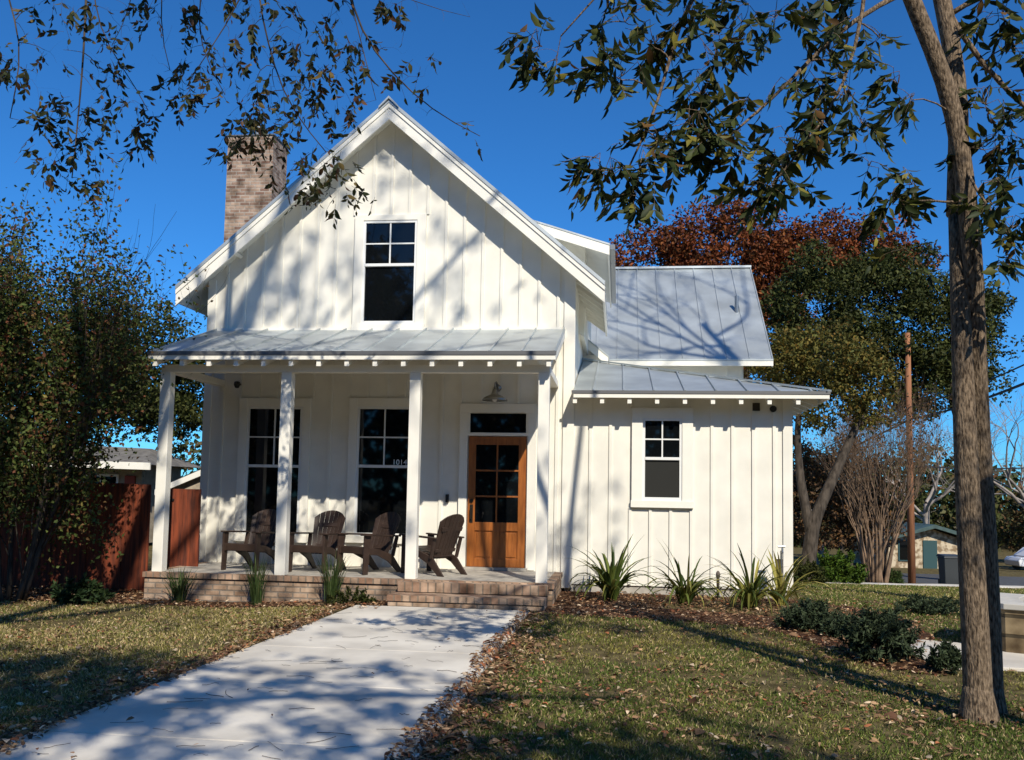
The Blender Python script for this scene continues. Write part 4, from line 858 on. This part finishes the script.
# ---- tall bare tree out of frame to the right, its shadow lies on the rear roof
rng = np.random.default_rng(31)
t3 = thing('shade_tree', 'tall bare limbed tree standing past the right edge of the lawn', 'tree', (7.2, 10.0, 0)); sk = Skeleton(rng); ends = []
sk.limb([(7.2, 10, -.1), (7.2, 10, 3), (7.3, 10.1, 7), (7.2, 10.2, 11), (7.0, 10.3, 15.5)], .28, .07, 12)
for k in range(7):
    a = k*.9 + rng.uniform(0, .4); bare(sk, np.array([7.2, 10.2, 10.4 + k*.75]), np.array([math.cos(a)*.8, math.sin(a)*.7, .8]), 2.6, .062, 5, rng, .6, .1, .78, (2, 3), 6, ends)
P = np.array([e[0] for e in ends]); sel = rng.uniform(size=len(P)) < .12; P = P[sel]; n = len(P)*2; P = np.repeat(P, 2, 0)
V, F, T = leafset(P, unit(rng, n), unit(rng, n), .10, .04, pick(rng, n, PECAN_DRY)); finish_tree(t3, sk, m_bark_dark, V, F, T, m_leaf)

def ends_leaves(rng, ends, per, size, wid, pal, spread, along=.5):
    P = np.repeat(np.array([e[0] for e in ends]), per, 0); Dr = np.repeat(np.array([e[1] for e in ends]), per, 0); n = len(P)
    P = P - Dr*rng.uniform(0, along, (n, 1)) + rng.normal(0, spread, (n, 3)); return leafset(P, unit(rng, n) + Dr*.5 + [0, 0, -.2], unit(rng, n) + [0, -.4, .5], size*rng.uniform(.7, 1.3, n), wid, pick(rng, n, pal))
# ---- added tree, out of frame at right, put there so its stem shades the rear trunk
rng = np.random.default_rng(37); t4 = thing('trunk_shading_tree', 'unseen young tree added past the right edge to shade the rear trunk', 'tree', (4.22, 3.45, 0)); sk = Skeleton(rng); ends = []
sk.limb([(4.22, 3.45, -.1), (4.22, 3.45, 2.2), (4.2, 3.42, 4.7)], .135, .10, 12)
for k in range(4): bare(sk, np.array([4.2, 3.42, 4.4 + .1*k]), np.array([.9*math.cos(k*.7 - 1.4), .8*math.sin(k*.7 - 1.4), .6]), .8, .035, 3, rng, .5, .15, .78, (2, 3), 5, ends)
V, F, T = ends_leaves(rng, ends, 5, .10, .04, PECAN, .12); finish_tree(t4, sk, m_bark, V, F, T, m_leaf)

# ---- crape myrtles: many slender stems
rng = np.random.default_rng(41)
MY = [(.062, .088, .022, 6), (.09, .11, .026, 4), (.13, .075, .028, 2.2), (.16, .058, .03, 1.2), (.16, .13, .035, 1)]
for q, (bx, by, stems, lab, hh, aim) in enumerate([(-8.15, 11.4, 10, 'crape myrtle with reddish green leaves and slender stems before the stained fence', 1.08, (0, 0)),
                                  (-9.4, 11.8, 9, 'reddish crape myrtle behind and left of the other slender stemmed myrtle', 1.14, (-.05, 0))]):
    t = thing('crape_myrtle', lab, 'tree', (bx, by, -.09), 'crape myrtles by the fence'); sk = Skeleton(rng); ends = []
    for k in range(stems):
        a = 2*math.pi*k/stems + rng.uniform(-.3, .3); b = np.array([bx + .16*math.cos(a), by + .16*math.sin(a), -.14]); ln = rng.uniform(.10, .30)
        top = b + np.array([ln*2.2*math.cos(a) + aim[0], ln*2.2*math.sin(a), 2.1*hh*rng.uniform(.85, 1.1)])
        c = sk.limb([b, b*.6 + top*.4 + rng.normal(0, .05, 3), top], .036, .020, 6)
        for j in range(4): bare(sk, c[-1 - 2*j] if len(c) > 2*j+1 else c[-1], np.array([math.cos(a)*.33 + rng.normal(0, .25), math.sin(a)*.33 + rng.normal(0, .25), 1.0]), rng.uniform(.75, 1.1)*hh, .013, 3, rng, .42, .22, .82, (2, 3), 4, ends)
    V, F, T = ends_leaves(rng, [e for e in ends if e[0][0] < -6.85 - .28*max(0, 3.2 - e[0][2]) + .25*max(0, e[0][2] - 4)*2], 66, .068, .040, MY, .13, 1.4)
    finish_tree(t, sk, m_bark_dark, V, F, T, m_leaf)

# ---- leafy crowns made of clumps
def crown(rng, ell, n_clumps, per, cr, size, pal, trunk_top, sk, up=.5, every=3, r=.05, squash=.75):
    C = []; vols = np.array([e[1][0]*e[1][1]*e[1][2] for e in ell]); vols = vols/vols.sum()
    for k in rng.choice(len(ell), n_clumps, p=vols):
        c, rr = ell[k]; u = unit(rng, 1)[0]; C.append(np.array(c) + u*np.array(rr)*rng.uniform(.35, 1.0)**.6)
    C = np.array(C); sk.grow(list(C[::every]), r, .3, .08, 4, .7, .02)
    sz = cr*rng.uniform(.6, 1.35, len(C)); idx = np.repeat(np.arange(len(C)), per); n = len(idx); u = unit(rng, n); d = rng.uniform(.25, 1.0, n)**.5
    P = C[idx] + u*(d*sz[idx])[:, None]*np.array([1, 1, squash]); shade = rng.uniform(.75, 1.25, len(C))[idx][:, None]
    return leafset(P, unit(rng, n)*.9 + u*.6 + [0, 0, -.1], u*.8 + [0, 0, up] + unit(rng, n)*.6, size*rng.uniform(.7, 1.4, n), size*.62, np.clip(pick(rng, n, pal, .2)*shade, 0, .9))
OAKG = [(.042, .052, .012, 5), (.060, .068, .016, 4), (.085, .088, .024, 2), (.028, .036, .010, 3)]
REDO = [(.20, .055, .018, 5), (.14, .040, .014, 4), (.24, .085, .022, 2), (.10, .045, .018, 2)]
YELL = [(.13, .115, .026, 4), (.16, .12, .025, 3), (.085, .09, .024, 4), (.17, .10, .02, 1.2)]
OLIV = [(.075, .07, .028, 4), (.11, .075, .03, 3), (.05, .06, .022, 3), (.12, .06, .025, 1.5)]
BRWN = [(.14, .075, .035, 4), (.10, .06, .03, 3), (.17, .085, .03, 2), (.07, .06, .025, 2)]
def leafy(name, lab, base, trunk, r, ell, ncl, per, cr, size, pal, seed, bark, group=None, cat='tree', every=3, lr=.05, up=.5):
    rng = np.random.default_rng(seed); t = thing(name, lab, cat, tuple(base), group); sk = Skeleton(rng); sk.limb(trunk, r[0], r[1], 10)
    V, F, T = crown(rng, ell, ncl, per, cr, size, pal, None, sk, up, every, lr); finish_tree(t, sk, bark, V, F, T, m_leaf); return t
g = lambda x, y: float(gz(x, y))
leafy('red_oak', 'big rusty red oak crown rising behind the metal rear roof', (6, 47, g(6, 47)), [(6, 47, g(6, 47)-.2), (6.1, 47, 4), (6.4, 46.8, 9)], (.45, .22),
      [((1.6, 46, 13.0), (2.6, 2.5, 2.0)), ((5.6, 46, 13.4), (3.6, 3, 3.0)), ((9.6, 47, 13.6), (3.4, 3, 2.3)), ((12.3, 47, 14.0), (2.3, 2.5, 1.7)), ((14.4, 47, 12.8), (1.7, 2, 1.5)), ((-.3, 46, 12), (1.8, 2, 1.5)), ((6, 46, 10), (4, 2.5, 2.5))], 480, 95, .75, .21, REDO, 51, m_bark_dark)
leafy('live_oak', 'dark green live oak rounded behind the utility pole', (11.6, 40, g(11.6, 40)), [(15.05, 41, g(15, 41)-.2), (15.0, 41, 1.5), (14.8, 40.8, 4.5), (13.6, 40.3, 8)], (.42, .2),
      [((8.6, 39.5, 9.6), (2.6, 2.4, 2.7)), ((11.2, 40, 9.2), (2.8, 2.6, 3.3)), ((13.4, 40.3, 8.6), (2.5, 2.4, 2.6)), ((15.4, 40.5, 8.6), (1.6, 1.8, 1.7)), ((7.6, 39, 7.0), (1.8, 2, 2.0)), ((10.6, 39.6, 5.9), (2.4, 2, 1.5)), ((13.6, 40, 5.8), (1.8, 1.8, 1.3)), ((15.9, 40, 6.9), (1.0, 1.2, .9)), ((12.6, 40, 11.4), (1.2, 1.2, 1.0)), ((15.0, 40, 10.0), (1.3,1.3,1.1))], 420, 110, .62, .17, OAKG, 52, m_bark_dark)
b = at(808, 566, 24); m1 = at(813, 522, 24); m2 = at(833, 478, 24.2); m3 = at(851, 438, 24.4); m4 = at(868, 400, 24.6)
ty = leafy('elm_tree', 'leaning dark trunked elm with yellow green leaves behind the white corner', (b[0], 24, g(b[0], 24)), [(b[0]-.05, 24, g(b[0], 24)-.2), b, m1, m2, m3, m4], (.21, .07),
      [((5.4, 24.3, 5.2), (1.5, 1.3, .95)), ((6.2, 24.4, 4.7), (1.0, 1.1, .9)), ((5.0, 24.3, 4.0), (1.1, 1, .8)), ((4.3, 24.6, 5.3), (1.1, 1, .7)), ((6.5, 24.4, 3.9), (.55, .8, .55)), ((3.6, 24.6, 4.8), (.8, .8, .7))], 190, 60, .34, .105, YELL, 53, m_bark_dark, every=2, lr=.045)
# a second dark stem of the elm
sk = Skeleton(np.random.default_rng(2)); sk.limb([m1*.7 + b*.3, at(800, 480, 24.1), at(797, 430, 24.2), at(803, 380, 24.3)], .14, .05, 8); obj('trunk', sk.mb, m_bark_dark, ty, smooth=True)
leafy('live_oak', 'dark evergreen oak above the low neighbour house roof, left of the porch', (-12.5, 24, 0), [(-16.6, 25.4, -.1), (-16.4, 25.3, 2), (-15.2, 24.6, 4.5)], (.3, .15),
      [((-12.6, 23.5, 4.4), (1.5, 1.4, 1.5)), ((-13.4, 24, 5.0), (1.8, 1.6, 1.8)), ((-15, 24, 5.0), (1.6, 1.6, 1.6)), ((-12.2, 23.4, 3.4), (1.0, 1, .9))], 210, 100, .42, .12, OAKG, 54, m_bark_dark)
leafy('elm_tree', 'yellow green tree seen through the open end of the porch', (-11.5, 36, 0), [(-11.5, 36, -.1), (-11.6, 36, 3), (-12, 36, 5)], (.2, .1),
      [((-11.9, 36, 4.6), (1.6, 1.4, 1.7)), ((-12.9, 36, 3.4), (1.5, 1.4, 1.3)), ((-10.8, 36, 3.4), (1.2, 1.4, 1.4)), ((-14.5, 37, 3.0), (1.4, 1.4, 1.2))], 130, 70, .42, .14, [(.085, .09, .022, 4), (.12, .10, .025, 3), (.06, .075, .02, 3)], 55, m_bark_dark, every=2)
# bare crape myrtle by the street
rng = np.random.default_rng(61); bx, by = 8.3, 30.6; bz = g(bx, by); t = thing('crape_myrtle', 'bare twiggy crape myrtle with many pale stems beside the utility pole', 'tree', (bx, by, bz)); sk = Skeleton(rng); ends = []
for k in range(22):
    a = 2*math.pi*k/22 + rng.uniform(-.2, .2); b = np.array([bx + .28*math.cos(a), by + .25*math.sin(a), bz-.05]); top = b + np.array([.38*math.cos(a)*rng.uniform(.3, 1.2), .4*math.sin(a), rng.uniform(1.5, 2.1)])
    c = sk.limb([b, (b + top)/2 + rng.normal(0, .06, 3), top], .06, .03, 6)
    for j in range(3): bare(sk, c[-1], np.array([.30*math.cos(a) + rng.normal(0, .20), .3*math.sin(a), 1.0]), rng.uniform(1.0, 1.35), .018, 4, rng, .38, .24, .80, (2, 3), 4, ends)
sel = [e for e in ends if rng.uniform() < .28]; V, F, T = ends_leaves(rng, sel, 3, .10, .05, BRWN, .10); finish_tree(t, sk, m_browntwig, V, F, T, m_leaf)
# thicket of brown and olive trees beyond, and bare trees on the right
spots = [('thicket_tree', 'brown leaved small tree just right of the leaning elm trunk', 7.8, 43, 7.4, BRWN, 2.0), ('thicket_tree', 'brown small tree behind the bare crape myrtle', 11.0, 47, 7.0, BRWN, 2.4), ('thicket_tree', 'olive tree low beside the white wall corner, behind the elm', 6.0, 50, 8.0, OLIV, 2.4),
         ('thicket_tree', 'dark olive tree rising behind the small stone house', 21.0, 76, 7.2, OAKG, 3.2), ('thicket_tree', 'yellowing tree beyond the double trunk at the right edge', 30.5, 62, 6.0, YELL, 2.2), ('thicket_tree', 'dark olive tree above the parked cars', 34.5, 76, 7.0, OLIV, 3.2), ('thicket_tree', 'brown tree between the stone house and the elm', 14.8, 70, 8.0, BRWN, 3.2), ('thicket_tree', 'russet small tree low beside the utility pole, beyond the street', 13.2, 54, 6.0, BRWN, 1.9)]
for q, (nm, lab, x, y, h, pal, r) in enumerate(spots):
    z = g(x, y); leafy(nm, lab, (x, y, z), [(x, y, z-.2), (x+.1, y, z+h*.35), (x, y, z+h*.6)], (.16, .07), [((x, y, z+h*.62), (r, r*.8, h*.36)), ((x+r*.7, y+.5, z+h*.42), (r*.7, r*.7, h*.26)), ((x-r*.7, y, z+h*.42), (r*.7, r*.7, h*.26))], 120, 60, .55*r/2, .085*r+.02, pal, 70+q, m_bark_dark, 'small trees beyond the street', every=2, lr=.03)
for q, (x, y, lab, h) in enumerate([(24.6, 58, 'large bare grey tree just right of the double trunk', 4.3), (32.0, 72, 'bare pale tree at the far right edge above the parked cars', 5.0), (20.6, 64, 'bare grey tree between the utility pole and the double trunk', 4.2), (12.4, 58, 'bare thin tree above the stone house roof', 2.2), (-17.0, 42, 'bare twiggy tree behind the neighbour house roof', 2.2)]):
    rng = np.random.default_rng(90+q); z = g(x, y); t = thing('bare_tree', lab, 'tree', (x, y, z), 'bare trees in the distance'); sk = Skeleton(rng)
    sk.limb([(x, y, z-.2), (x, y, z+h*.5), (x+.1, y, z+h)], .26, .2, 8)
    for k in range(5):
        a = k*1.3 + q; bare(sk, np.array([x+.05, y, z+h*(.7+.08*k)]), np.array([math.cos(a), math.sin(a)*.7, .75]), h*.62, .11, 5, rng, .62, .06, .76, (2, 3), 6)
    finish_tree(t, sk, m_paletwig)

# far wooded edge: one mass nobody could count
rng = np.random.default_rng(99); n = 60000; xx = rng.uniform(-90, 130, n); yy = 100 + rng.uniform(0, 26, n) + .06*np.abs(xx); hb = 7.5 + 3.0*np.sin(xx*.21) + 1.8*np.sin(xx*.57 + 1)
zz_ = gz(xx, yy) + rng.uniform(0, 1, n)**.8*np.maximum(3, hb); V, F, T = leafset(np.stack([xx, yy, zz_], 1), unit(rng, n), unit(rng, n) + [0, -.6, .4], .8, .55, pick(rng, n, OLIV + OAKG, .25))
o = soup('far_woods', V, F, T, m_leaf); tag(o, 'far mass of brown and olive woods along the horizon', None, kind='stuff')
rng = np.random.default_rng(98); n = 42000; xx = rng.uniform(-60, 60, n); yy = -rng.uniform(26, 40, n); hb = 15 + 3*np.sin(xx*.23) + 2*np.sin(xx*.61)  # unseen trees added behind the viewpoint to cut low sky light on the porch
V, F, T = leafset(np.stack([xx, yy, rng.uniform(0, 1, n)**.8*hb], 1), unit(rng, n), unit(rng, n) + [0, .5, .4], .9, .6, pick(rng, n, OLIV + OAKG, .25))
o = soup('sky_dimming_woods', V, F, T, m_leaf); tag(o, 'unseen mass of trees added behind the viewpoint to dim the low sky', None, kind='stuff')

# ---- shrubs
def shrub(name, lab, base, rx, rz, n, size, wid, pal, seed, group=None, cat='shrub', spiky=False):
    rng = np.random.default_rng(seed); base = np.array(base, float); t = thing(name, lab, cat, tuple(base), group); sk = Skeleton(rng); sk.limb([base - (0,0,.05), base + (0,0,rz*.3)], .02, .014, 6)
    tips = []
    for k in range(n):
        u = unit(rng, 1)[0]; u[2] = abs(u[2])*1.0 + .05; tips.append(base + u*np.array([rx, rx, rz])*rng.uniform(.55, 1.05) + np.array([0, 0, rz*.08]))
    sk.grow(tips[:70], .006, .5, .08, 4)
    idx = np.repeat(np.arange(n), 34); P0 = np.array(tips)[idx]; out = P0 - base; out /= np.linalg.norm(out, axis=1)[:, None]; m = len(idx); s = rng.uniform(-.5, .5, m)
    ax = (out + rng.normal(0, .25, (n, 3))[idx] + [0, 0, .25]); ax /= np.linalg.norm(ax, axis=1)[:, None]
    P = P0 + ax*(s*rx*.42)[:, None]; D = unit(rng, m) + ax*.55
    V, F, T = leafset(P, D, unit(rng, m) + [0, 0, .7], size*rng.uniform(.7, 1.2, m), wid, pick(rng, m, pal, .25)); finish_tree(t, sk, m_twig, V, F, T, m_leaf, ('stem', 'foliage')); return t
YEW = [(.052, .074, .036, 5), (.075, .10, .05, 3), (.032, .048, .026, 3)]
def G2(px, py, Y): p = at(px, py, Y); return (p[0], Y, float(gz(p[0], Y)))
for q, (px, py, Y, rx, rz, n, lab) in enumerate([(811, 626, 10.7, .33, .25, 130, 'low dark shrub nearest the white wall corner, beside the yellow leaved plant'), (880, 660, 8.85, .31, .42, 170, 'largest dark green shrub, standing in front of the pale side walk'), (944, 664, 8.35, .13, .22, 45, 'small dark shrub half hidden by the double trunk'), (930, 606, 12.6, .36, .17, 90, 'dark shrub behind the side walk, left of the double trunk'), (842, 634, 10.2, .20, .17, 60, 'smallest low dark shrub between the largest shrub and the wall corner')]):
    shrub('yew_shrub', lab, G2(px, py, Y), rx, rz, n, .062, .018, YEW, 110+q, 'dark shrubs edging the bed')
shrub('bright_bush', 'bright green rounded bush beside the leaning elm trunk', G2(839, 572, 27), .68, .82, 130, .12, .06, [(.06, .11, .012, 4), (.085, .13, .016, 3), (.04, .08, .012, 2)], 120)
shrub('round_bush', 'small round dark bush at the foot of the leaning elm', G2(805, 582, 21), .42, .48, 110, .06, .03, OAKG, 121)
shrub('leafy_shrub', 'low broad leaved shrub at the foot of the crape myrtle', (-7.15, 11.45, -.09), .36, .24, 34, .09, .045, [(.03, .055, .02, 4), (.05, .075, .025, 2)], 122)
shrub('dark_bush', 'dark bush under the bare crape myrtle by the sidewalk', G2(893, 584, 31), .28, .42, 60, .14, .035, [(.045, .075, .02, 3), (.08, .09, .03, 1)], 123)

# ---- strappy plants
def strappy(name, lab, base, n, L, wid, pal, seed, lean=.7, group=None, cat='plant'):
    rng = np.random.default_rng(seed); base = np.array(base, float); Vs, Fs, Ts = [], [], []; o = 0; m = 8
    col = pick(rng, n, pal, .2)
    for k in range(n):
        a = rng.uniform(0, 2*math.pi); h = np.array([math.cos(a), math.sin(a), 0]); le = L*rng.uniform(.55, 1.1); ln = rng.uniform(.12, 1)**.8*lean; w = wid*rng.uniform(.7, 1.2)
        t = np.linspace(0, 1, m); ang = ln*(.28 + 1.5*t**1.15); step = le/(m-1); p = base + h*rng.uniform(0, .07) + np.cross(h, [0, 0, 1])*rng.normal(0, .03); sd = np.cross(h, [0, 0, 1.0]); sd = sd*math.cos(.4) + h*math.sin(.4)*rng.choice([-1, 1])
        pts = [p]
        for j in range(m-1): pts.append(pts[-1] + (h*math.sin(ang[j]) + np.array([0, 0, math.cos(ang[j])]))*step)
        pts = np.array(pts); ww = w*np.minimum(1, .35 + 2.2*t)*np.sqrt(np.maximum(0.002, 1 - t**2.2)); nr = np.cross(sd, np.gradient(pts, axis=0)); nr /= np.linalg.norm(nr, axis=1)[:, None] + 1e-9
        Lf = pts + sd*(ww/2)[:, None] + nr*(ww*.15)[:, None]; Rt = pts - sd*(ww/2)[:, None] + nr*(ww*.15)[:, None]; Vs.append(np.concatenate([Lf, pts, Rt]))
        q = []
        for j in range(m-1): q += [(o+j, o+m+j, o+m+j+1, o+j+1), (o+m+j, o+2*m+j, o+2*m+j+1, o+m+j+1)]
        Fs.append(np.array(q)); Ts.append(np.repeat(col[k:k+1], 3*m, 0)); o += 3*m
    t_ = soup(name, np.concatenate(Vs), [np.concatenate(Fs)], np.concatenate(Ts), m_leaf, smooth=True); tag(t_, lab, cat, group); return t_
GRN = [(.065, .095, .018, 4), (.105, .13, .026, 3), (.20, .19, .045, 1.6), (.04, .065, .016, 2)]
YLW = [(.30, .26, .06, 3), (.20, .20, .04, 3), (.10, .12, .03, 2), (.36, .30, .10, 1)]
gp = 'strap leaved plants along the wing wall'
strappy('ginger_plant', 'dark green strap leaved plant nearest the porch steps, below the corner board', G2(612, 606, 12.9), 72, .98, .050, GRN, 131, 1.75, gp)
strappy('ginger_plant', 'green strap leaved plant under the small four lite window', G2(685, 610, 12.75), 66, .90, .042, GRN + [(.22, .2, .05, 1)], 132, 1.9, gp)
strappy('ginger_plant', 'green and yellow strap leaved plant right of the irrigation riser', G2(750, 616, 12.5), 72, .92, .042, GRN + YLW[:2], 133, 1.9, gp)
strappy('ginger_plant', 'yellowing pale leaved plant in front of the garden tap', G2(780, 606, 12.9), 46, .86, .046, YLW, 134, 1.8, gp)
THN = [(.045, .075, .02, 4), (.065, .095, .03, 3), (.10, .11, .04, 1)]
gp = 'thin grassy clumps along the porch base'
for q, (px, lab, n, L, ln) in enumerate([(179, 'fine grassy clump at the corner of the brick porch base', 130, .50, .75), (256, 'tall narrow grassy clump in front of the chair by the first post', 95, .66, .38), (331, 'tall grassy clump between second and third porch posts', 120, .66, .45)]):
    strappy('grass_clump', lab, G2(px, 602, 11.78), n, L, .012, THN, 140+q, ln, gp)
shrub('low_shrub', 'small dark ground shrub just right of the third grassy clump', G2(350, 606, 11.6), .28, .16, 40, .05, .02, OAKG, 145)

# ================================================================== GRASS, LEAVES AND TWIGS ON THE GROUND
rng = np.random.default_rng(7)
from math import sin
def vnoise(x, y, s, seed):
    r = np.random.default_rng(seed); g_ = r.uniform(0, 1, (64, 64)); u = np.asarray(x)*s + 100; v = np.asarray(y)*s + 100; i = np.floor(u).astype(int); j = np.floor(v).astype(int); a = u - i; b = v - j; a = a*a*(3-2*a); b = b*b*(3-2*b)
    return (g_[i % 64, j % 64]*(1-a) + g_[(i+1) % 64, j % 64]*a)*(1-b) + (g_[i % 64, (j+1) % 64]*(1-a) + g_[(i+1) % 64, (j+1) % 64]*a)*b
def inpoly(x, y, poly):
    c = np.zeros(len(x), bool); n = len(poly); j = n-1
    for i in range(n):
        xi, yi = poly[i]; xj, yj = poly[j]; c ^= ((yi > y) != (yj > y)) & (x < (xj-xi)*(y-yi)/(yj-yi+1e-12) + xi); j = i
    return c
def walk_d(x, y):   # signed distance to the front walk, negative inside
    return np.where(y < 11.4, np.maximum(-3.44 - x, x + 1.11), .6)
def side_d(x, y): return np.maximum(np.maximum(2.8 - x, 8.55 - y), y - np.maximum(9.2, 10.2 - .37*(x-2.82)))
def scatter(n, y0, y1, pw=1.5):
    y = y0 + (y1 - y0)*rng.uniform(0, 1, n)**pw; half = .60*y + .8; x = -.12*y + rng.uniform(-1, 1, n)*half; return x, y
x, y = scatter(430000, 3.4, 24, 1.75); wd = walk_d(x, y); sd_ = side_d(x, y)
bare_n = vnoise(x, y, 1.3, 1)*.6 + vnoise(x, y, 4.0, 2)*.4; bed = inpoly(x, y, BED) | inpoly(x, y, BED2)
keep = (wd > .04 + .22*vnoise(x, y, 2.2, 5)**2) & (sd_ > .05) & ~bed & (rng.uniform(0, 1, len(x)) < np.clip((bare_n - .20)*3.4, .18, 1)) & ~((y > 11.4) & (x < 2.7))
x, y = x[keep], y[keep]; n = len(x); gn = vnoise(x, y, .8, 3)*.55 + vnoise(x, y, 3.1, 4)*.45
P = np.stack([x, y, gz(x, y)], 1); D = np.stack([rng.normal(0, .75, n), rng.normal(0, .75, n), np.ones(n)], 1); L = rng.uniform(.018, .048, n)*(1 + .02*np.maximum(0, y - 6)); Wd = rng.uniform(.004, .008, n)*(1 + .10*np.maximum(0, y - 5))
green = np.array([(.105, .155, .027)]); olive = np.array([(.255, .225, .06)]); straw = np.array([(.52, .41, .21)])
w = np.clip((gn - .30)*2.2 + rng.normal(0, .22, n), 0, 1)[:, None]; left = sstep(-2.2, -3.8, x)[:, None]; w = np.clip(w + .02 + left*.28, 0, 1); T = green*(1-w) + olive*w; st = (rng.uniform(0, 1, n) < .17 + .25*left[:, 0])[:, None]; T = np.where(st, straw, T)*(1 + rng.normal(0, .22, (n, 1)))
V, F, T = leafset(P, D, rng.normal(size=(n, 3)), L, Wd, np.clip(T, .01, .9), fold=.1, droop=.6)
tag(soup('lawn_grass', V, F, T, m_grass), 'patchy green and straw coloured lawn grass', None, kind='stuff')

# fallen leaves
DRY = [(.29, .175, .09, 4), (.21, .12, .065, 4), (.40, .25, .14, 2), (.14, .07, .04, 3), (.55, .42, .28, 1.3), (.30, .11, .05, 1.5)]
def leaves_at(x, y, size, lift=.012, tiltv=.35):
    n = len(x); a = rng.uniform(0, 2*math.pi, n); D = np.stack([np.cos(a), np.sin(a), rng.normal(.08, tiltv*.6, n)], 1); Nn = np.stack([rng.normal(0, tiltv, n), rng.normal(0, tiltv, n), np.ones(n)], 1)
    return leafset(np.stack([x, y, gz(x, y) + lift + rng.uniform(0, .03, n)], 1), D, Nn, size, size*rng.uniform(.34, .62, n), pick(rng, n, DRY, .3), True, fold=rng.uniform(-.6, .9, n)[:, None], droop=.35)
parts = []
x, y = scatter(34000, 3.6, 14, 1.4); wd = walk_d(x, y); dens = .11 + .80*np.exp(-np.maximum(0, wd)/.22)*(wd > -.02) + .40*(vnoise(x, y, .9, 8) > .60) + .45*(vnoise(x, y, 2.6, 9) > .68)
k = (wd > -.08*vnoise(x, y, 3, 6) - .03) & (side_d(x, y) > 0) & (rng.uniform(0, 1, len(x)) < dens) & ~((y > 11.9) & (x < -.9)) & ~((y > 13.7) & (x < 2.6)) & ~((y > 11.4) & (x < -.85) & (x > -3)); parts.append((x[k], y[k]))
for poly, cnt in ((BED, 9000), (BED2, 6500)):
    A = np.array(poly); x = rng.uniform(A[:, 0].min(), A[:, 0].max(), cnt); y = rng.uniform(A[:, 1].min() - .25, A[:, 1].max(), cnt); k = inpoly(x, y + rng.uniform(0, .3, cnt), poly) & ~((x > -6.7) & (x < -.8) & (y > 11.98)) & ~((x > -3) & (x < -.88) & (y > 11.4)) & ~((y > 13.8) & (x < 2.6)); parts.append((x[k], y[k]))
# drifts along both edges of the walk
yy_ = rng.uniform(3.6, 11.6, 15000); side = rng.choice([0, 1], 15000); wgt = vnoise(yy_, side*7.0, 1.1, 12); off_ = np.abs(rng.normal(0, .17 + .16*wgt)) - .05 - .08*wgt; xx_ = np.where(side == 0, -3.42 - off_, -1.13 + off_); k = (~((yy_ > 11.3) & (side == 1))) & (rng.uniform(0, 1, 15000) < .10 + wgt*.45); parts.append((xx_[k], yy_[k]))
x, y = scatter(2600, 13, 30, 1); k = (x > 2.9); parts.append((x[k], y[k]))
x, y = scatter(420, 3.8, 11.3, 1.2); k = walk_d(x, y) < -.05; k &= rng.uniform(0, 1, len(x)) < .22; parts.append((x[k], y[k]))
x = np.concatenate([p[0] for p in parts]); y = np.concatenate([p[1] for p in parts]); V, F, T = leaves_at(x, y, rng.uniform(.026, .062, len(x)) * np.where(rng.uniform(0, 1, len(x)) < .05, 1.9, 1)); V[:, 2] += np.where((walk_d(V[:, 0], V[:, 1]) < 0), .026, 0)
tag(soup('fallen_leaves', V, F, T, m_litter), 'dry brown leaves strewn over lawn, beds and walk edges', None, kind='stuff')
# leaf stalks and twigs lying on the walk
mb = MB()
for k in range(110):
    yy0 = 4.2 + 7*rng.uniform()**1.3; x0 = rng.uniform(-3.4, -1.15); a = rng.normal(.15, .6); Ln = rng.uniform(.06, .26); c = curve((x0, yy0, .031), (x0 + Ln*math.cos(a), yy0 + Ln*math.sin(a), .031), rng, 5, jit=.06); c[:, 2] = .030 + np.abs(rng.normal(0, .004, 5)); mb.tube(c, rng.uniform(.0010, .0022), 4, cap=False)
tag(obj('fallen_twigs', mb, m_bark_dark), 'thin dark leaf stalks and twigs scattered on the pale walk', None, kind='stuff')
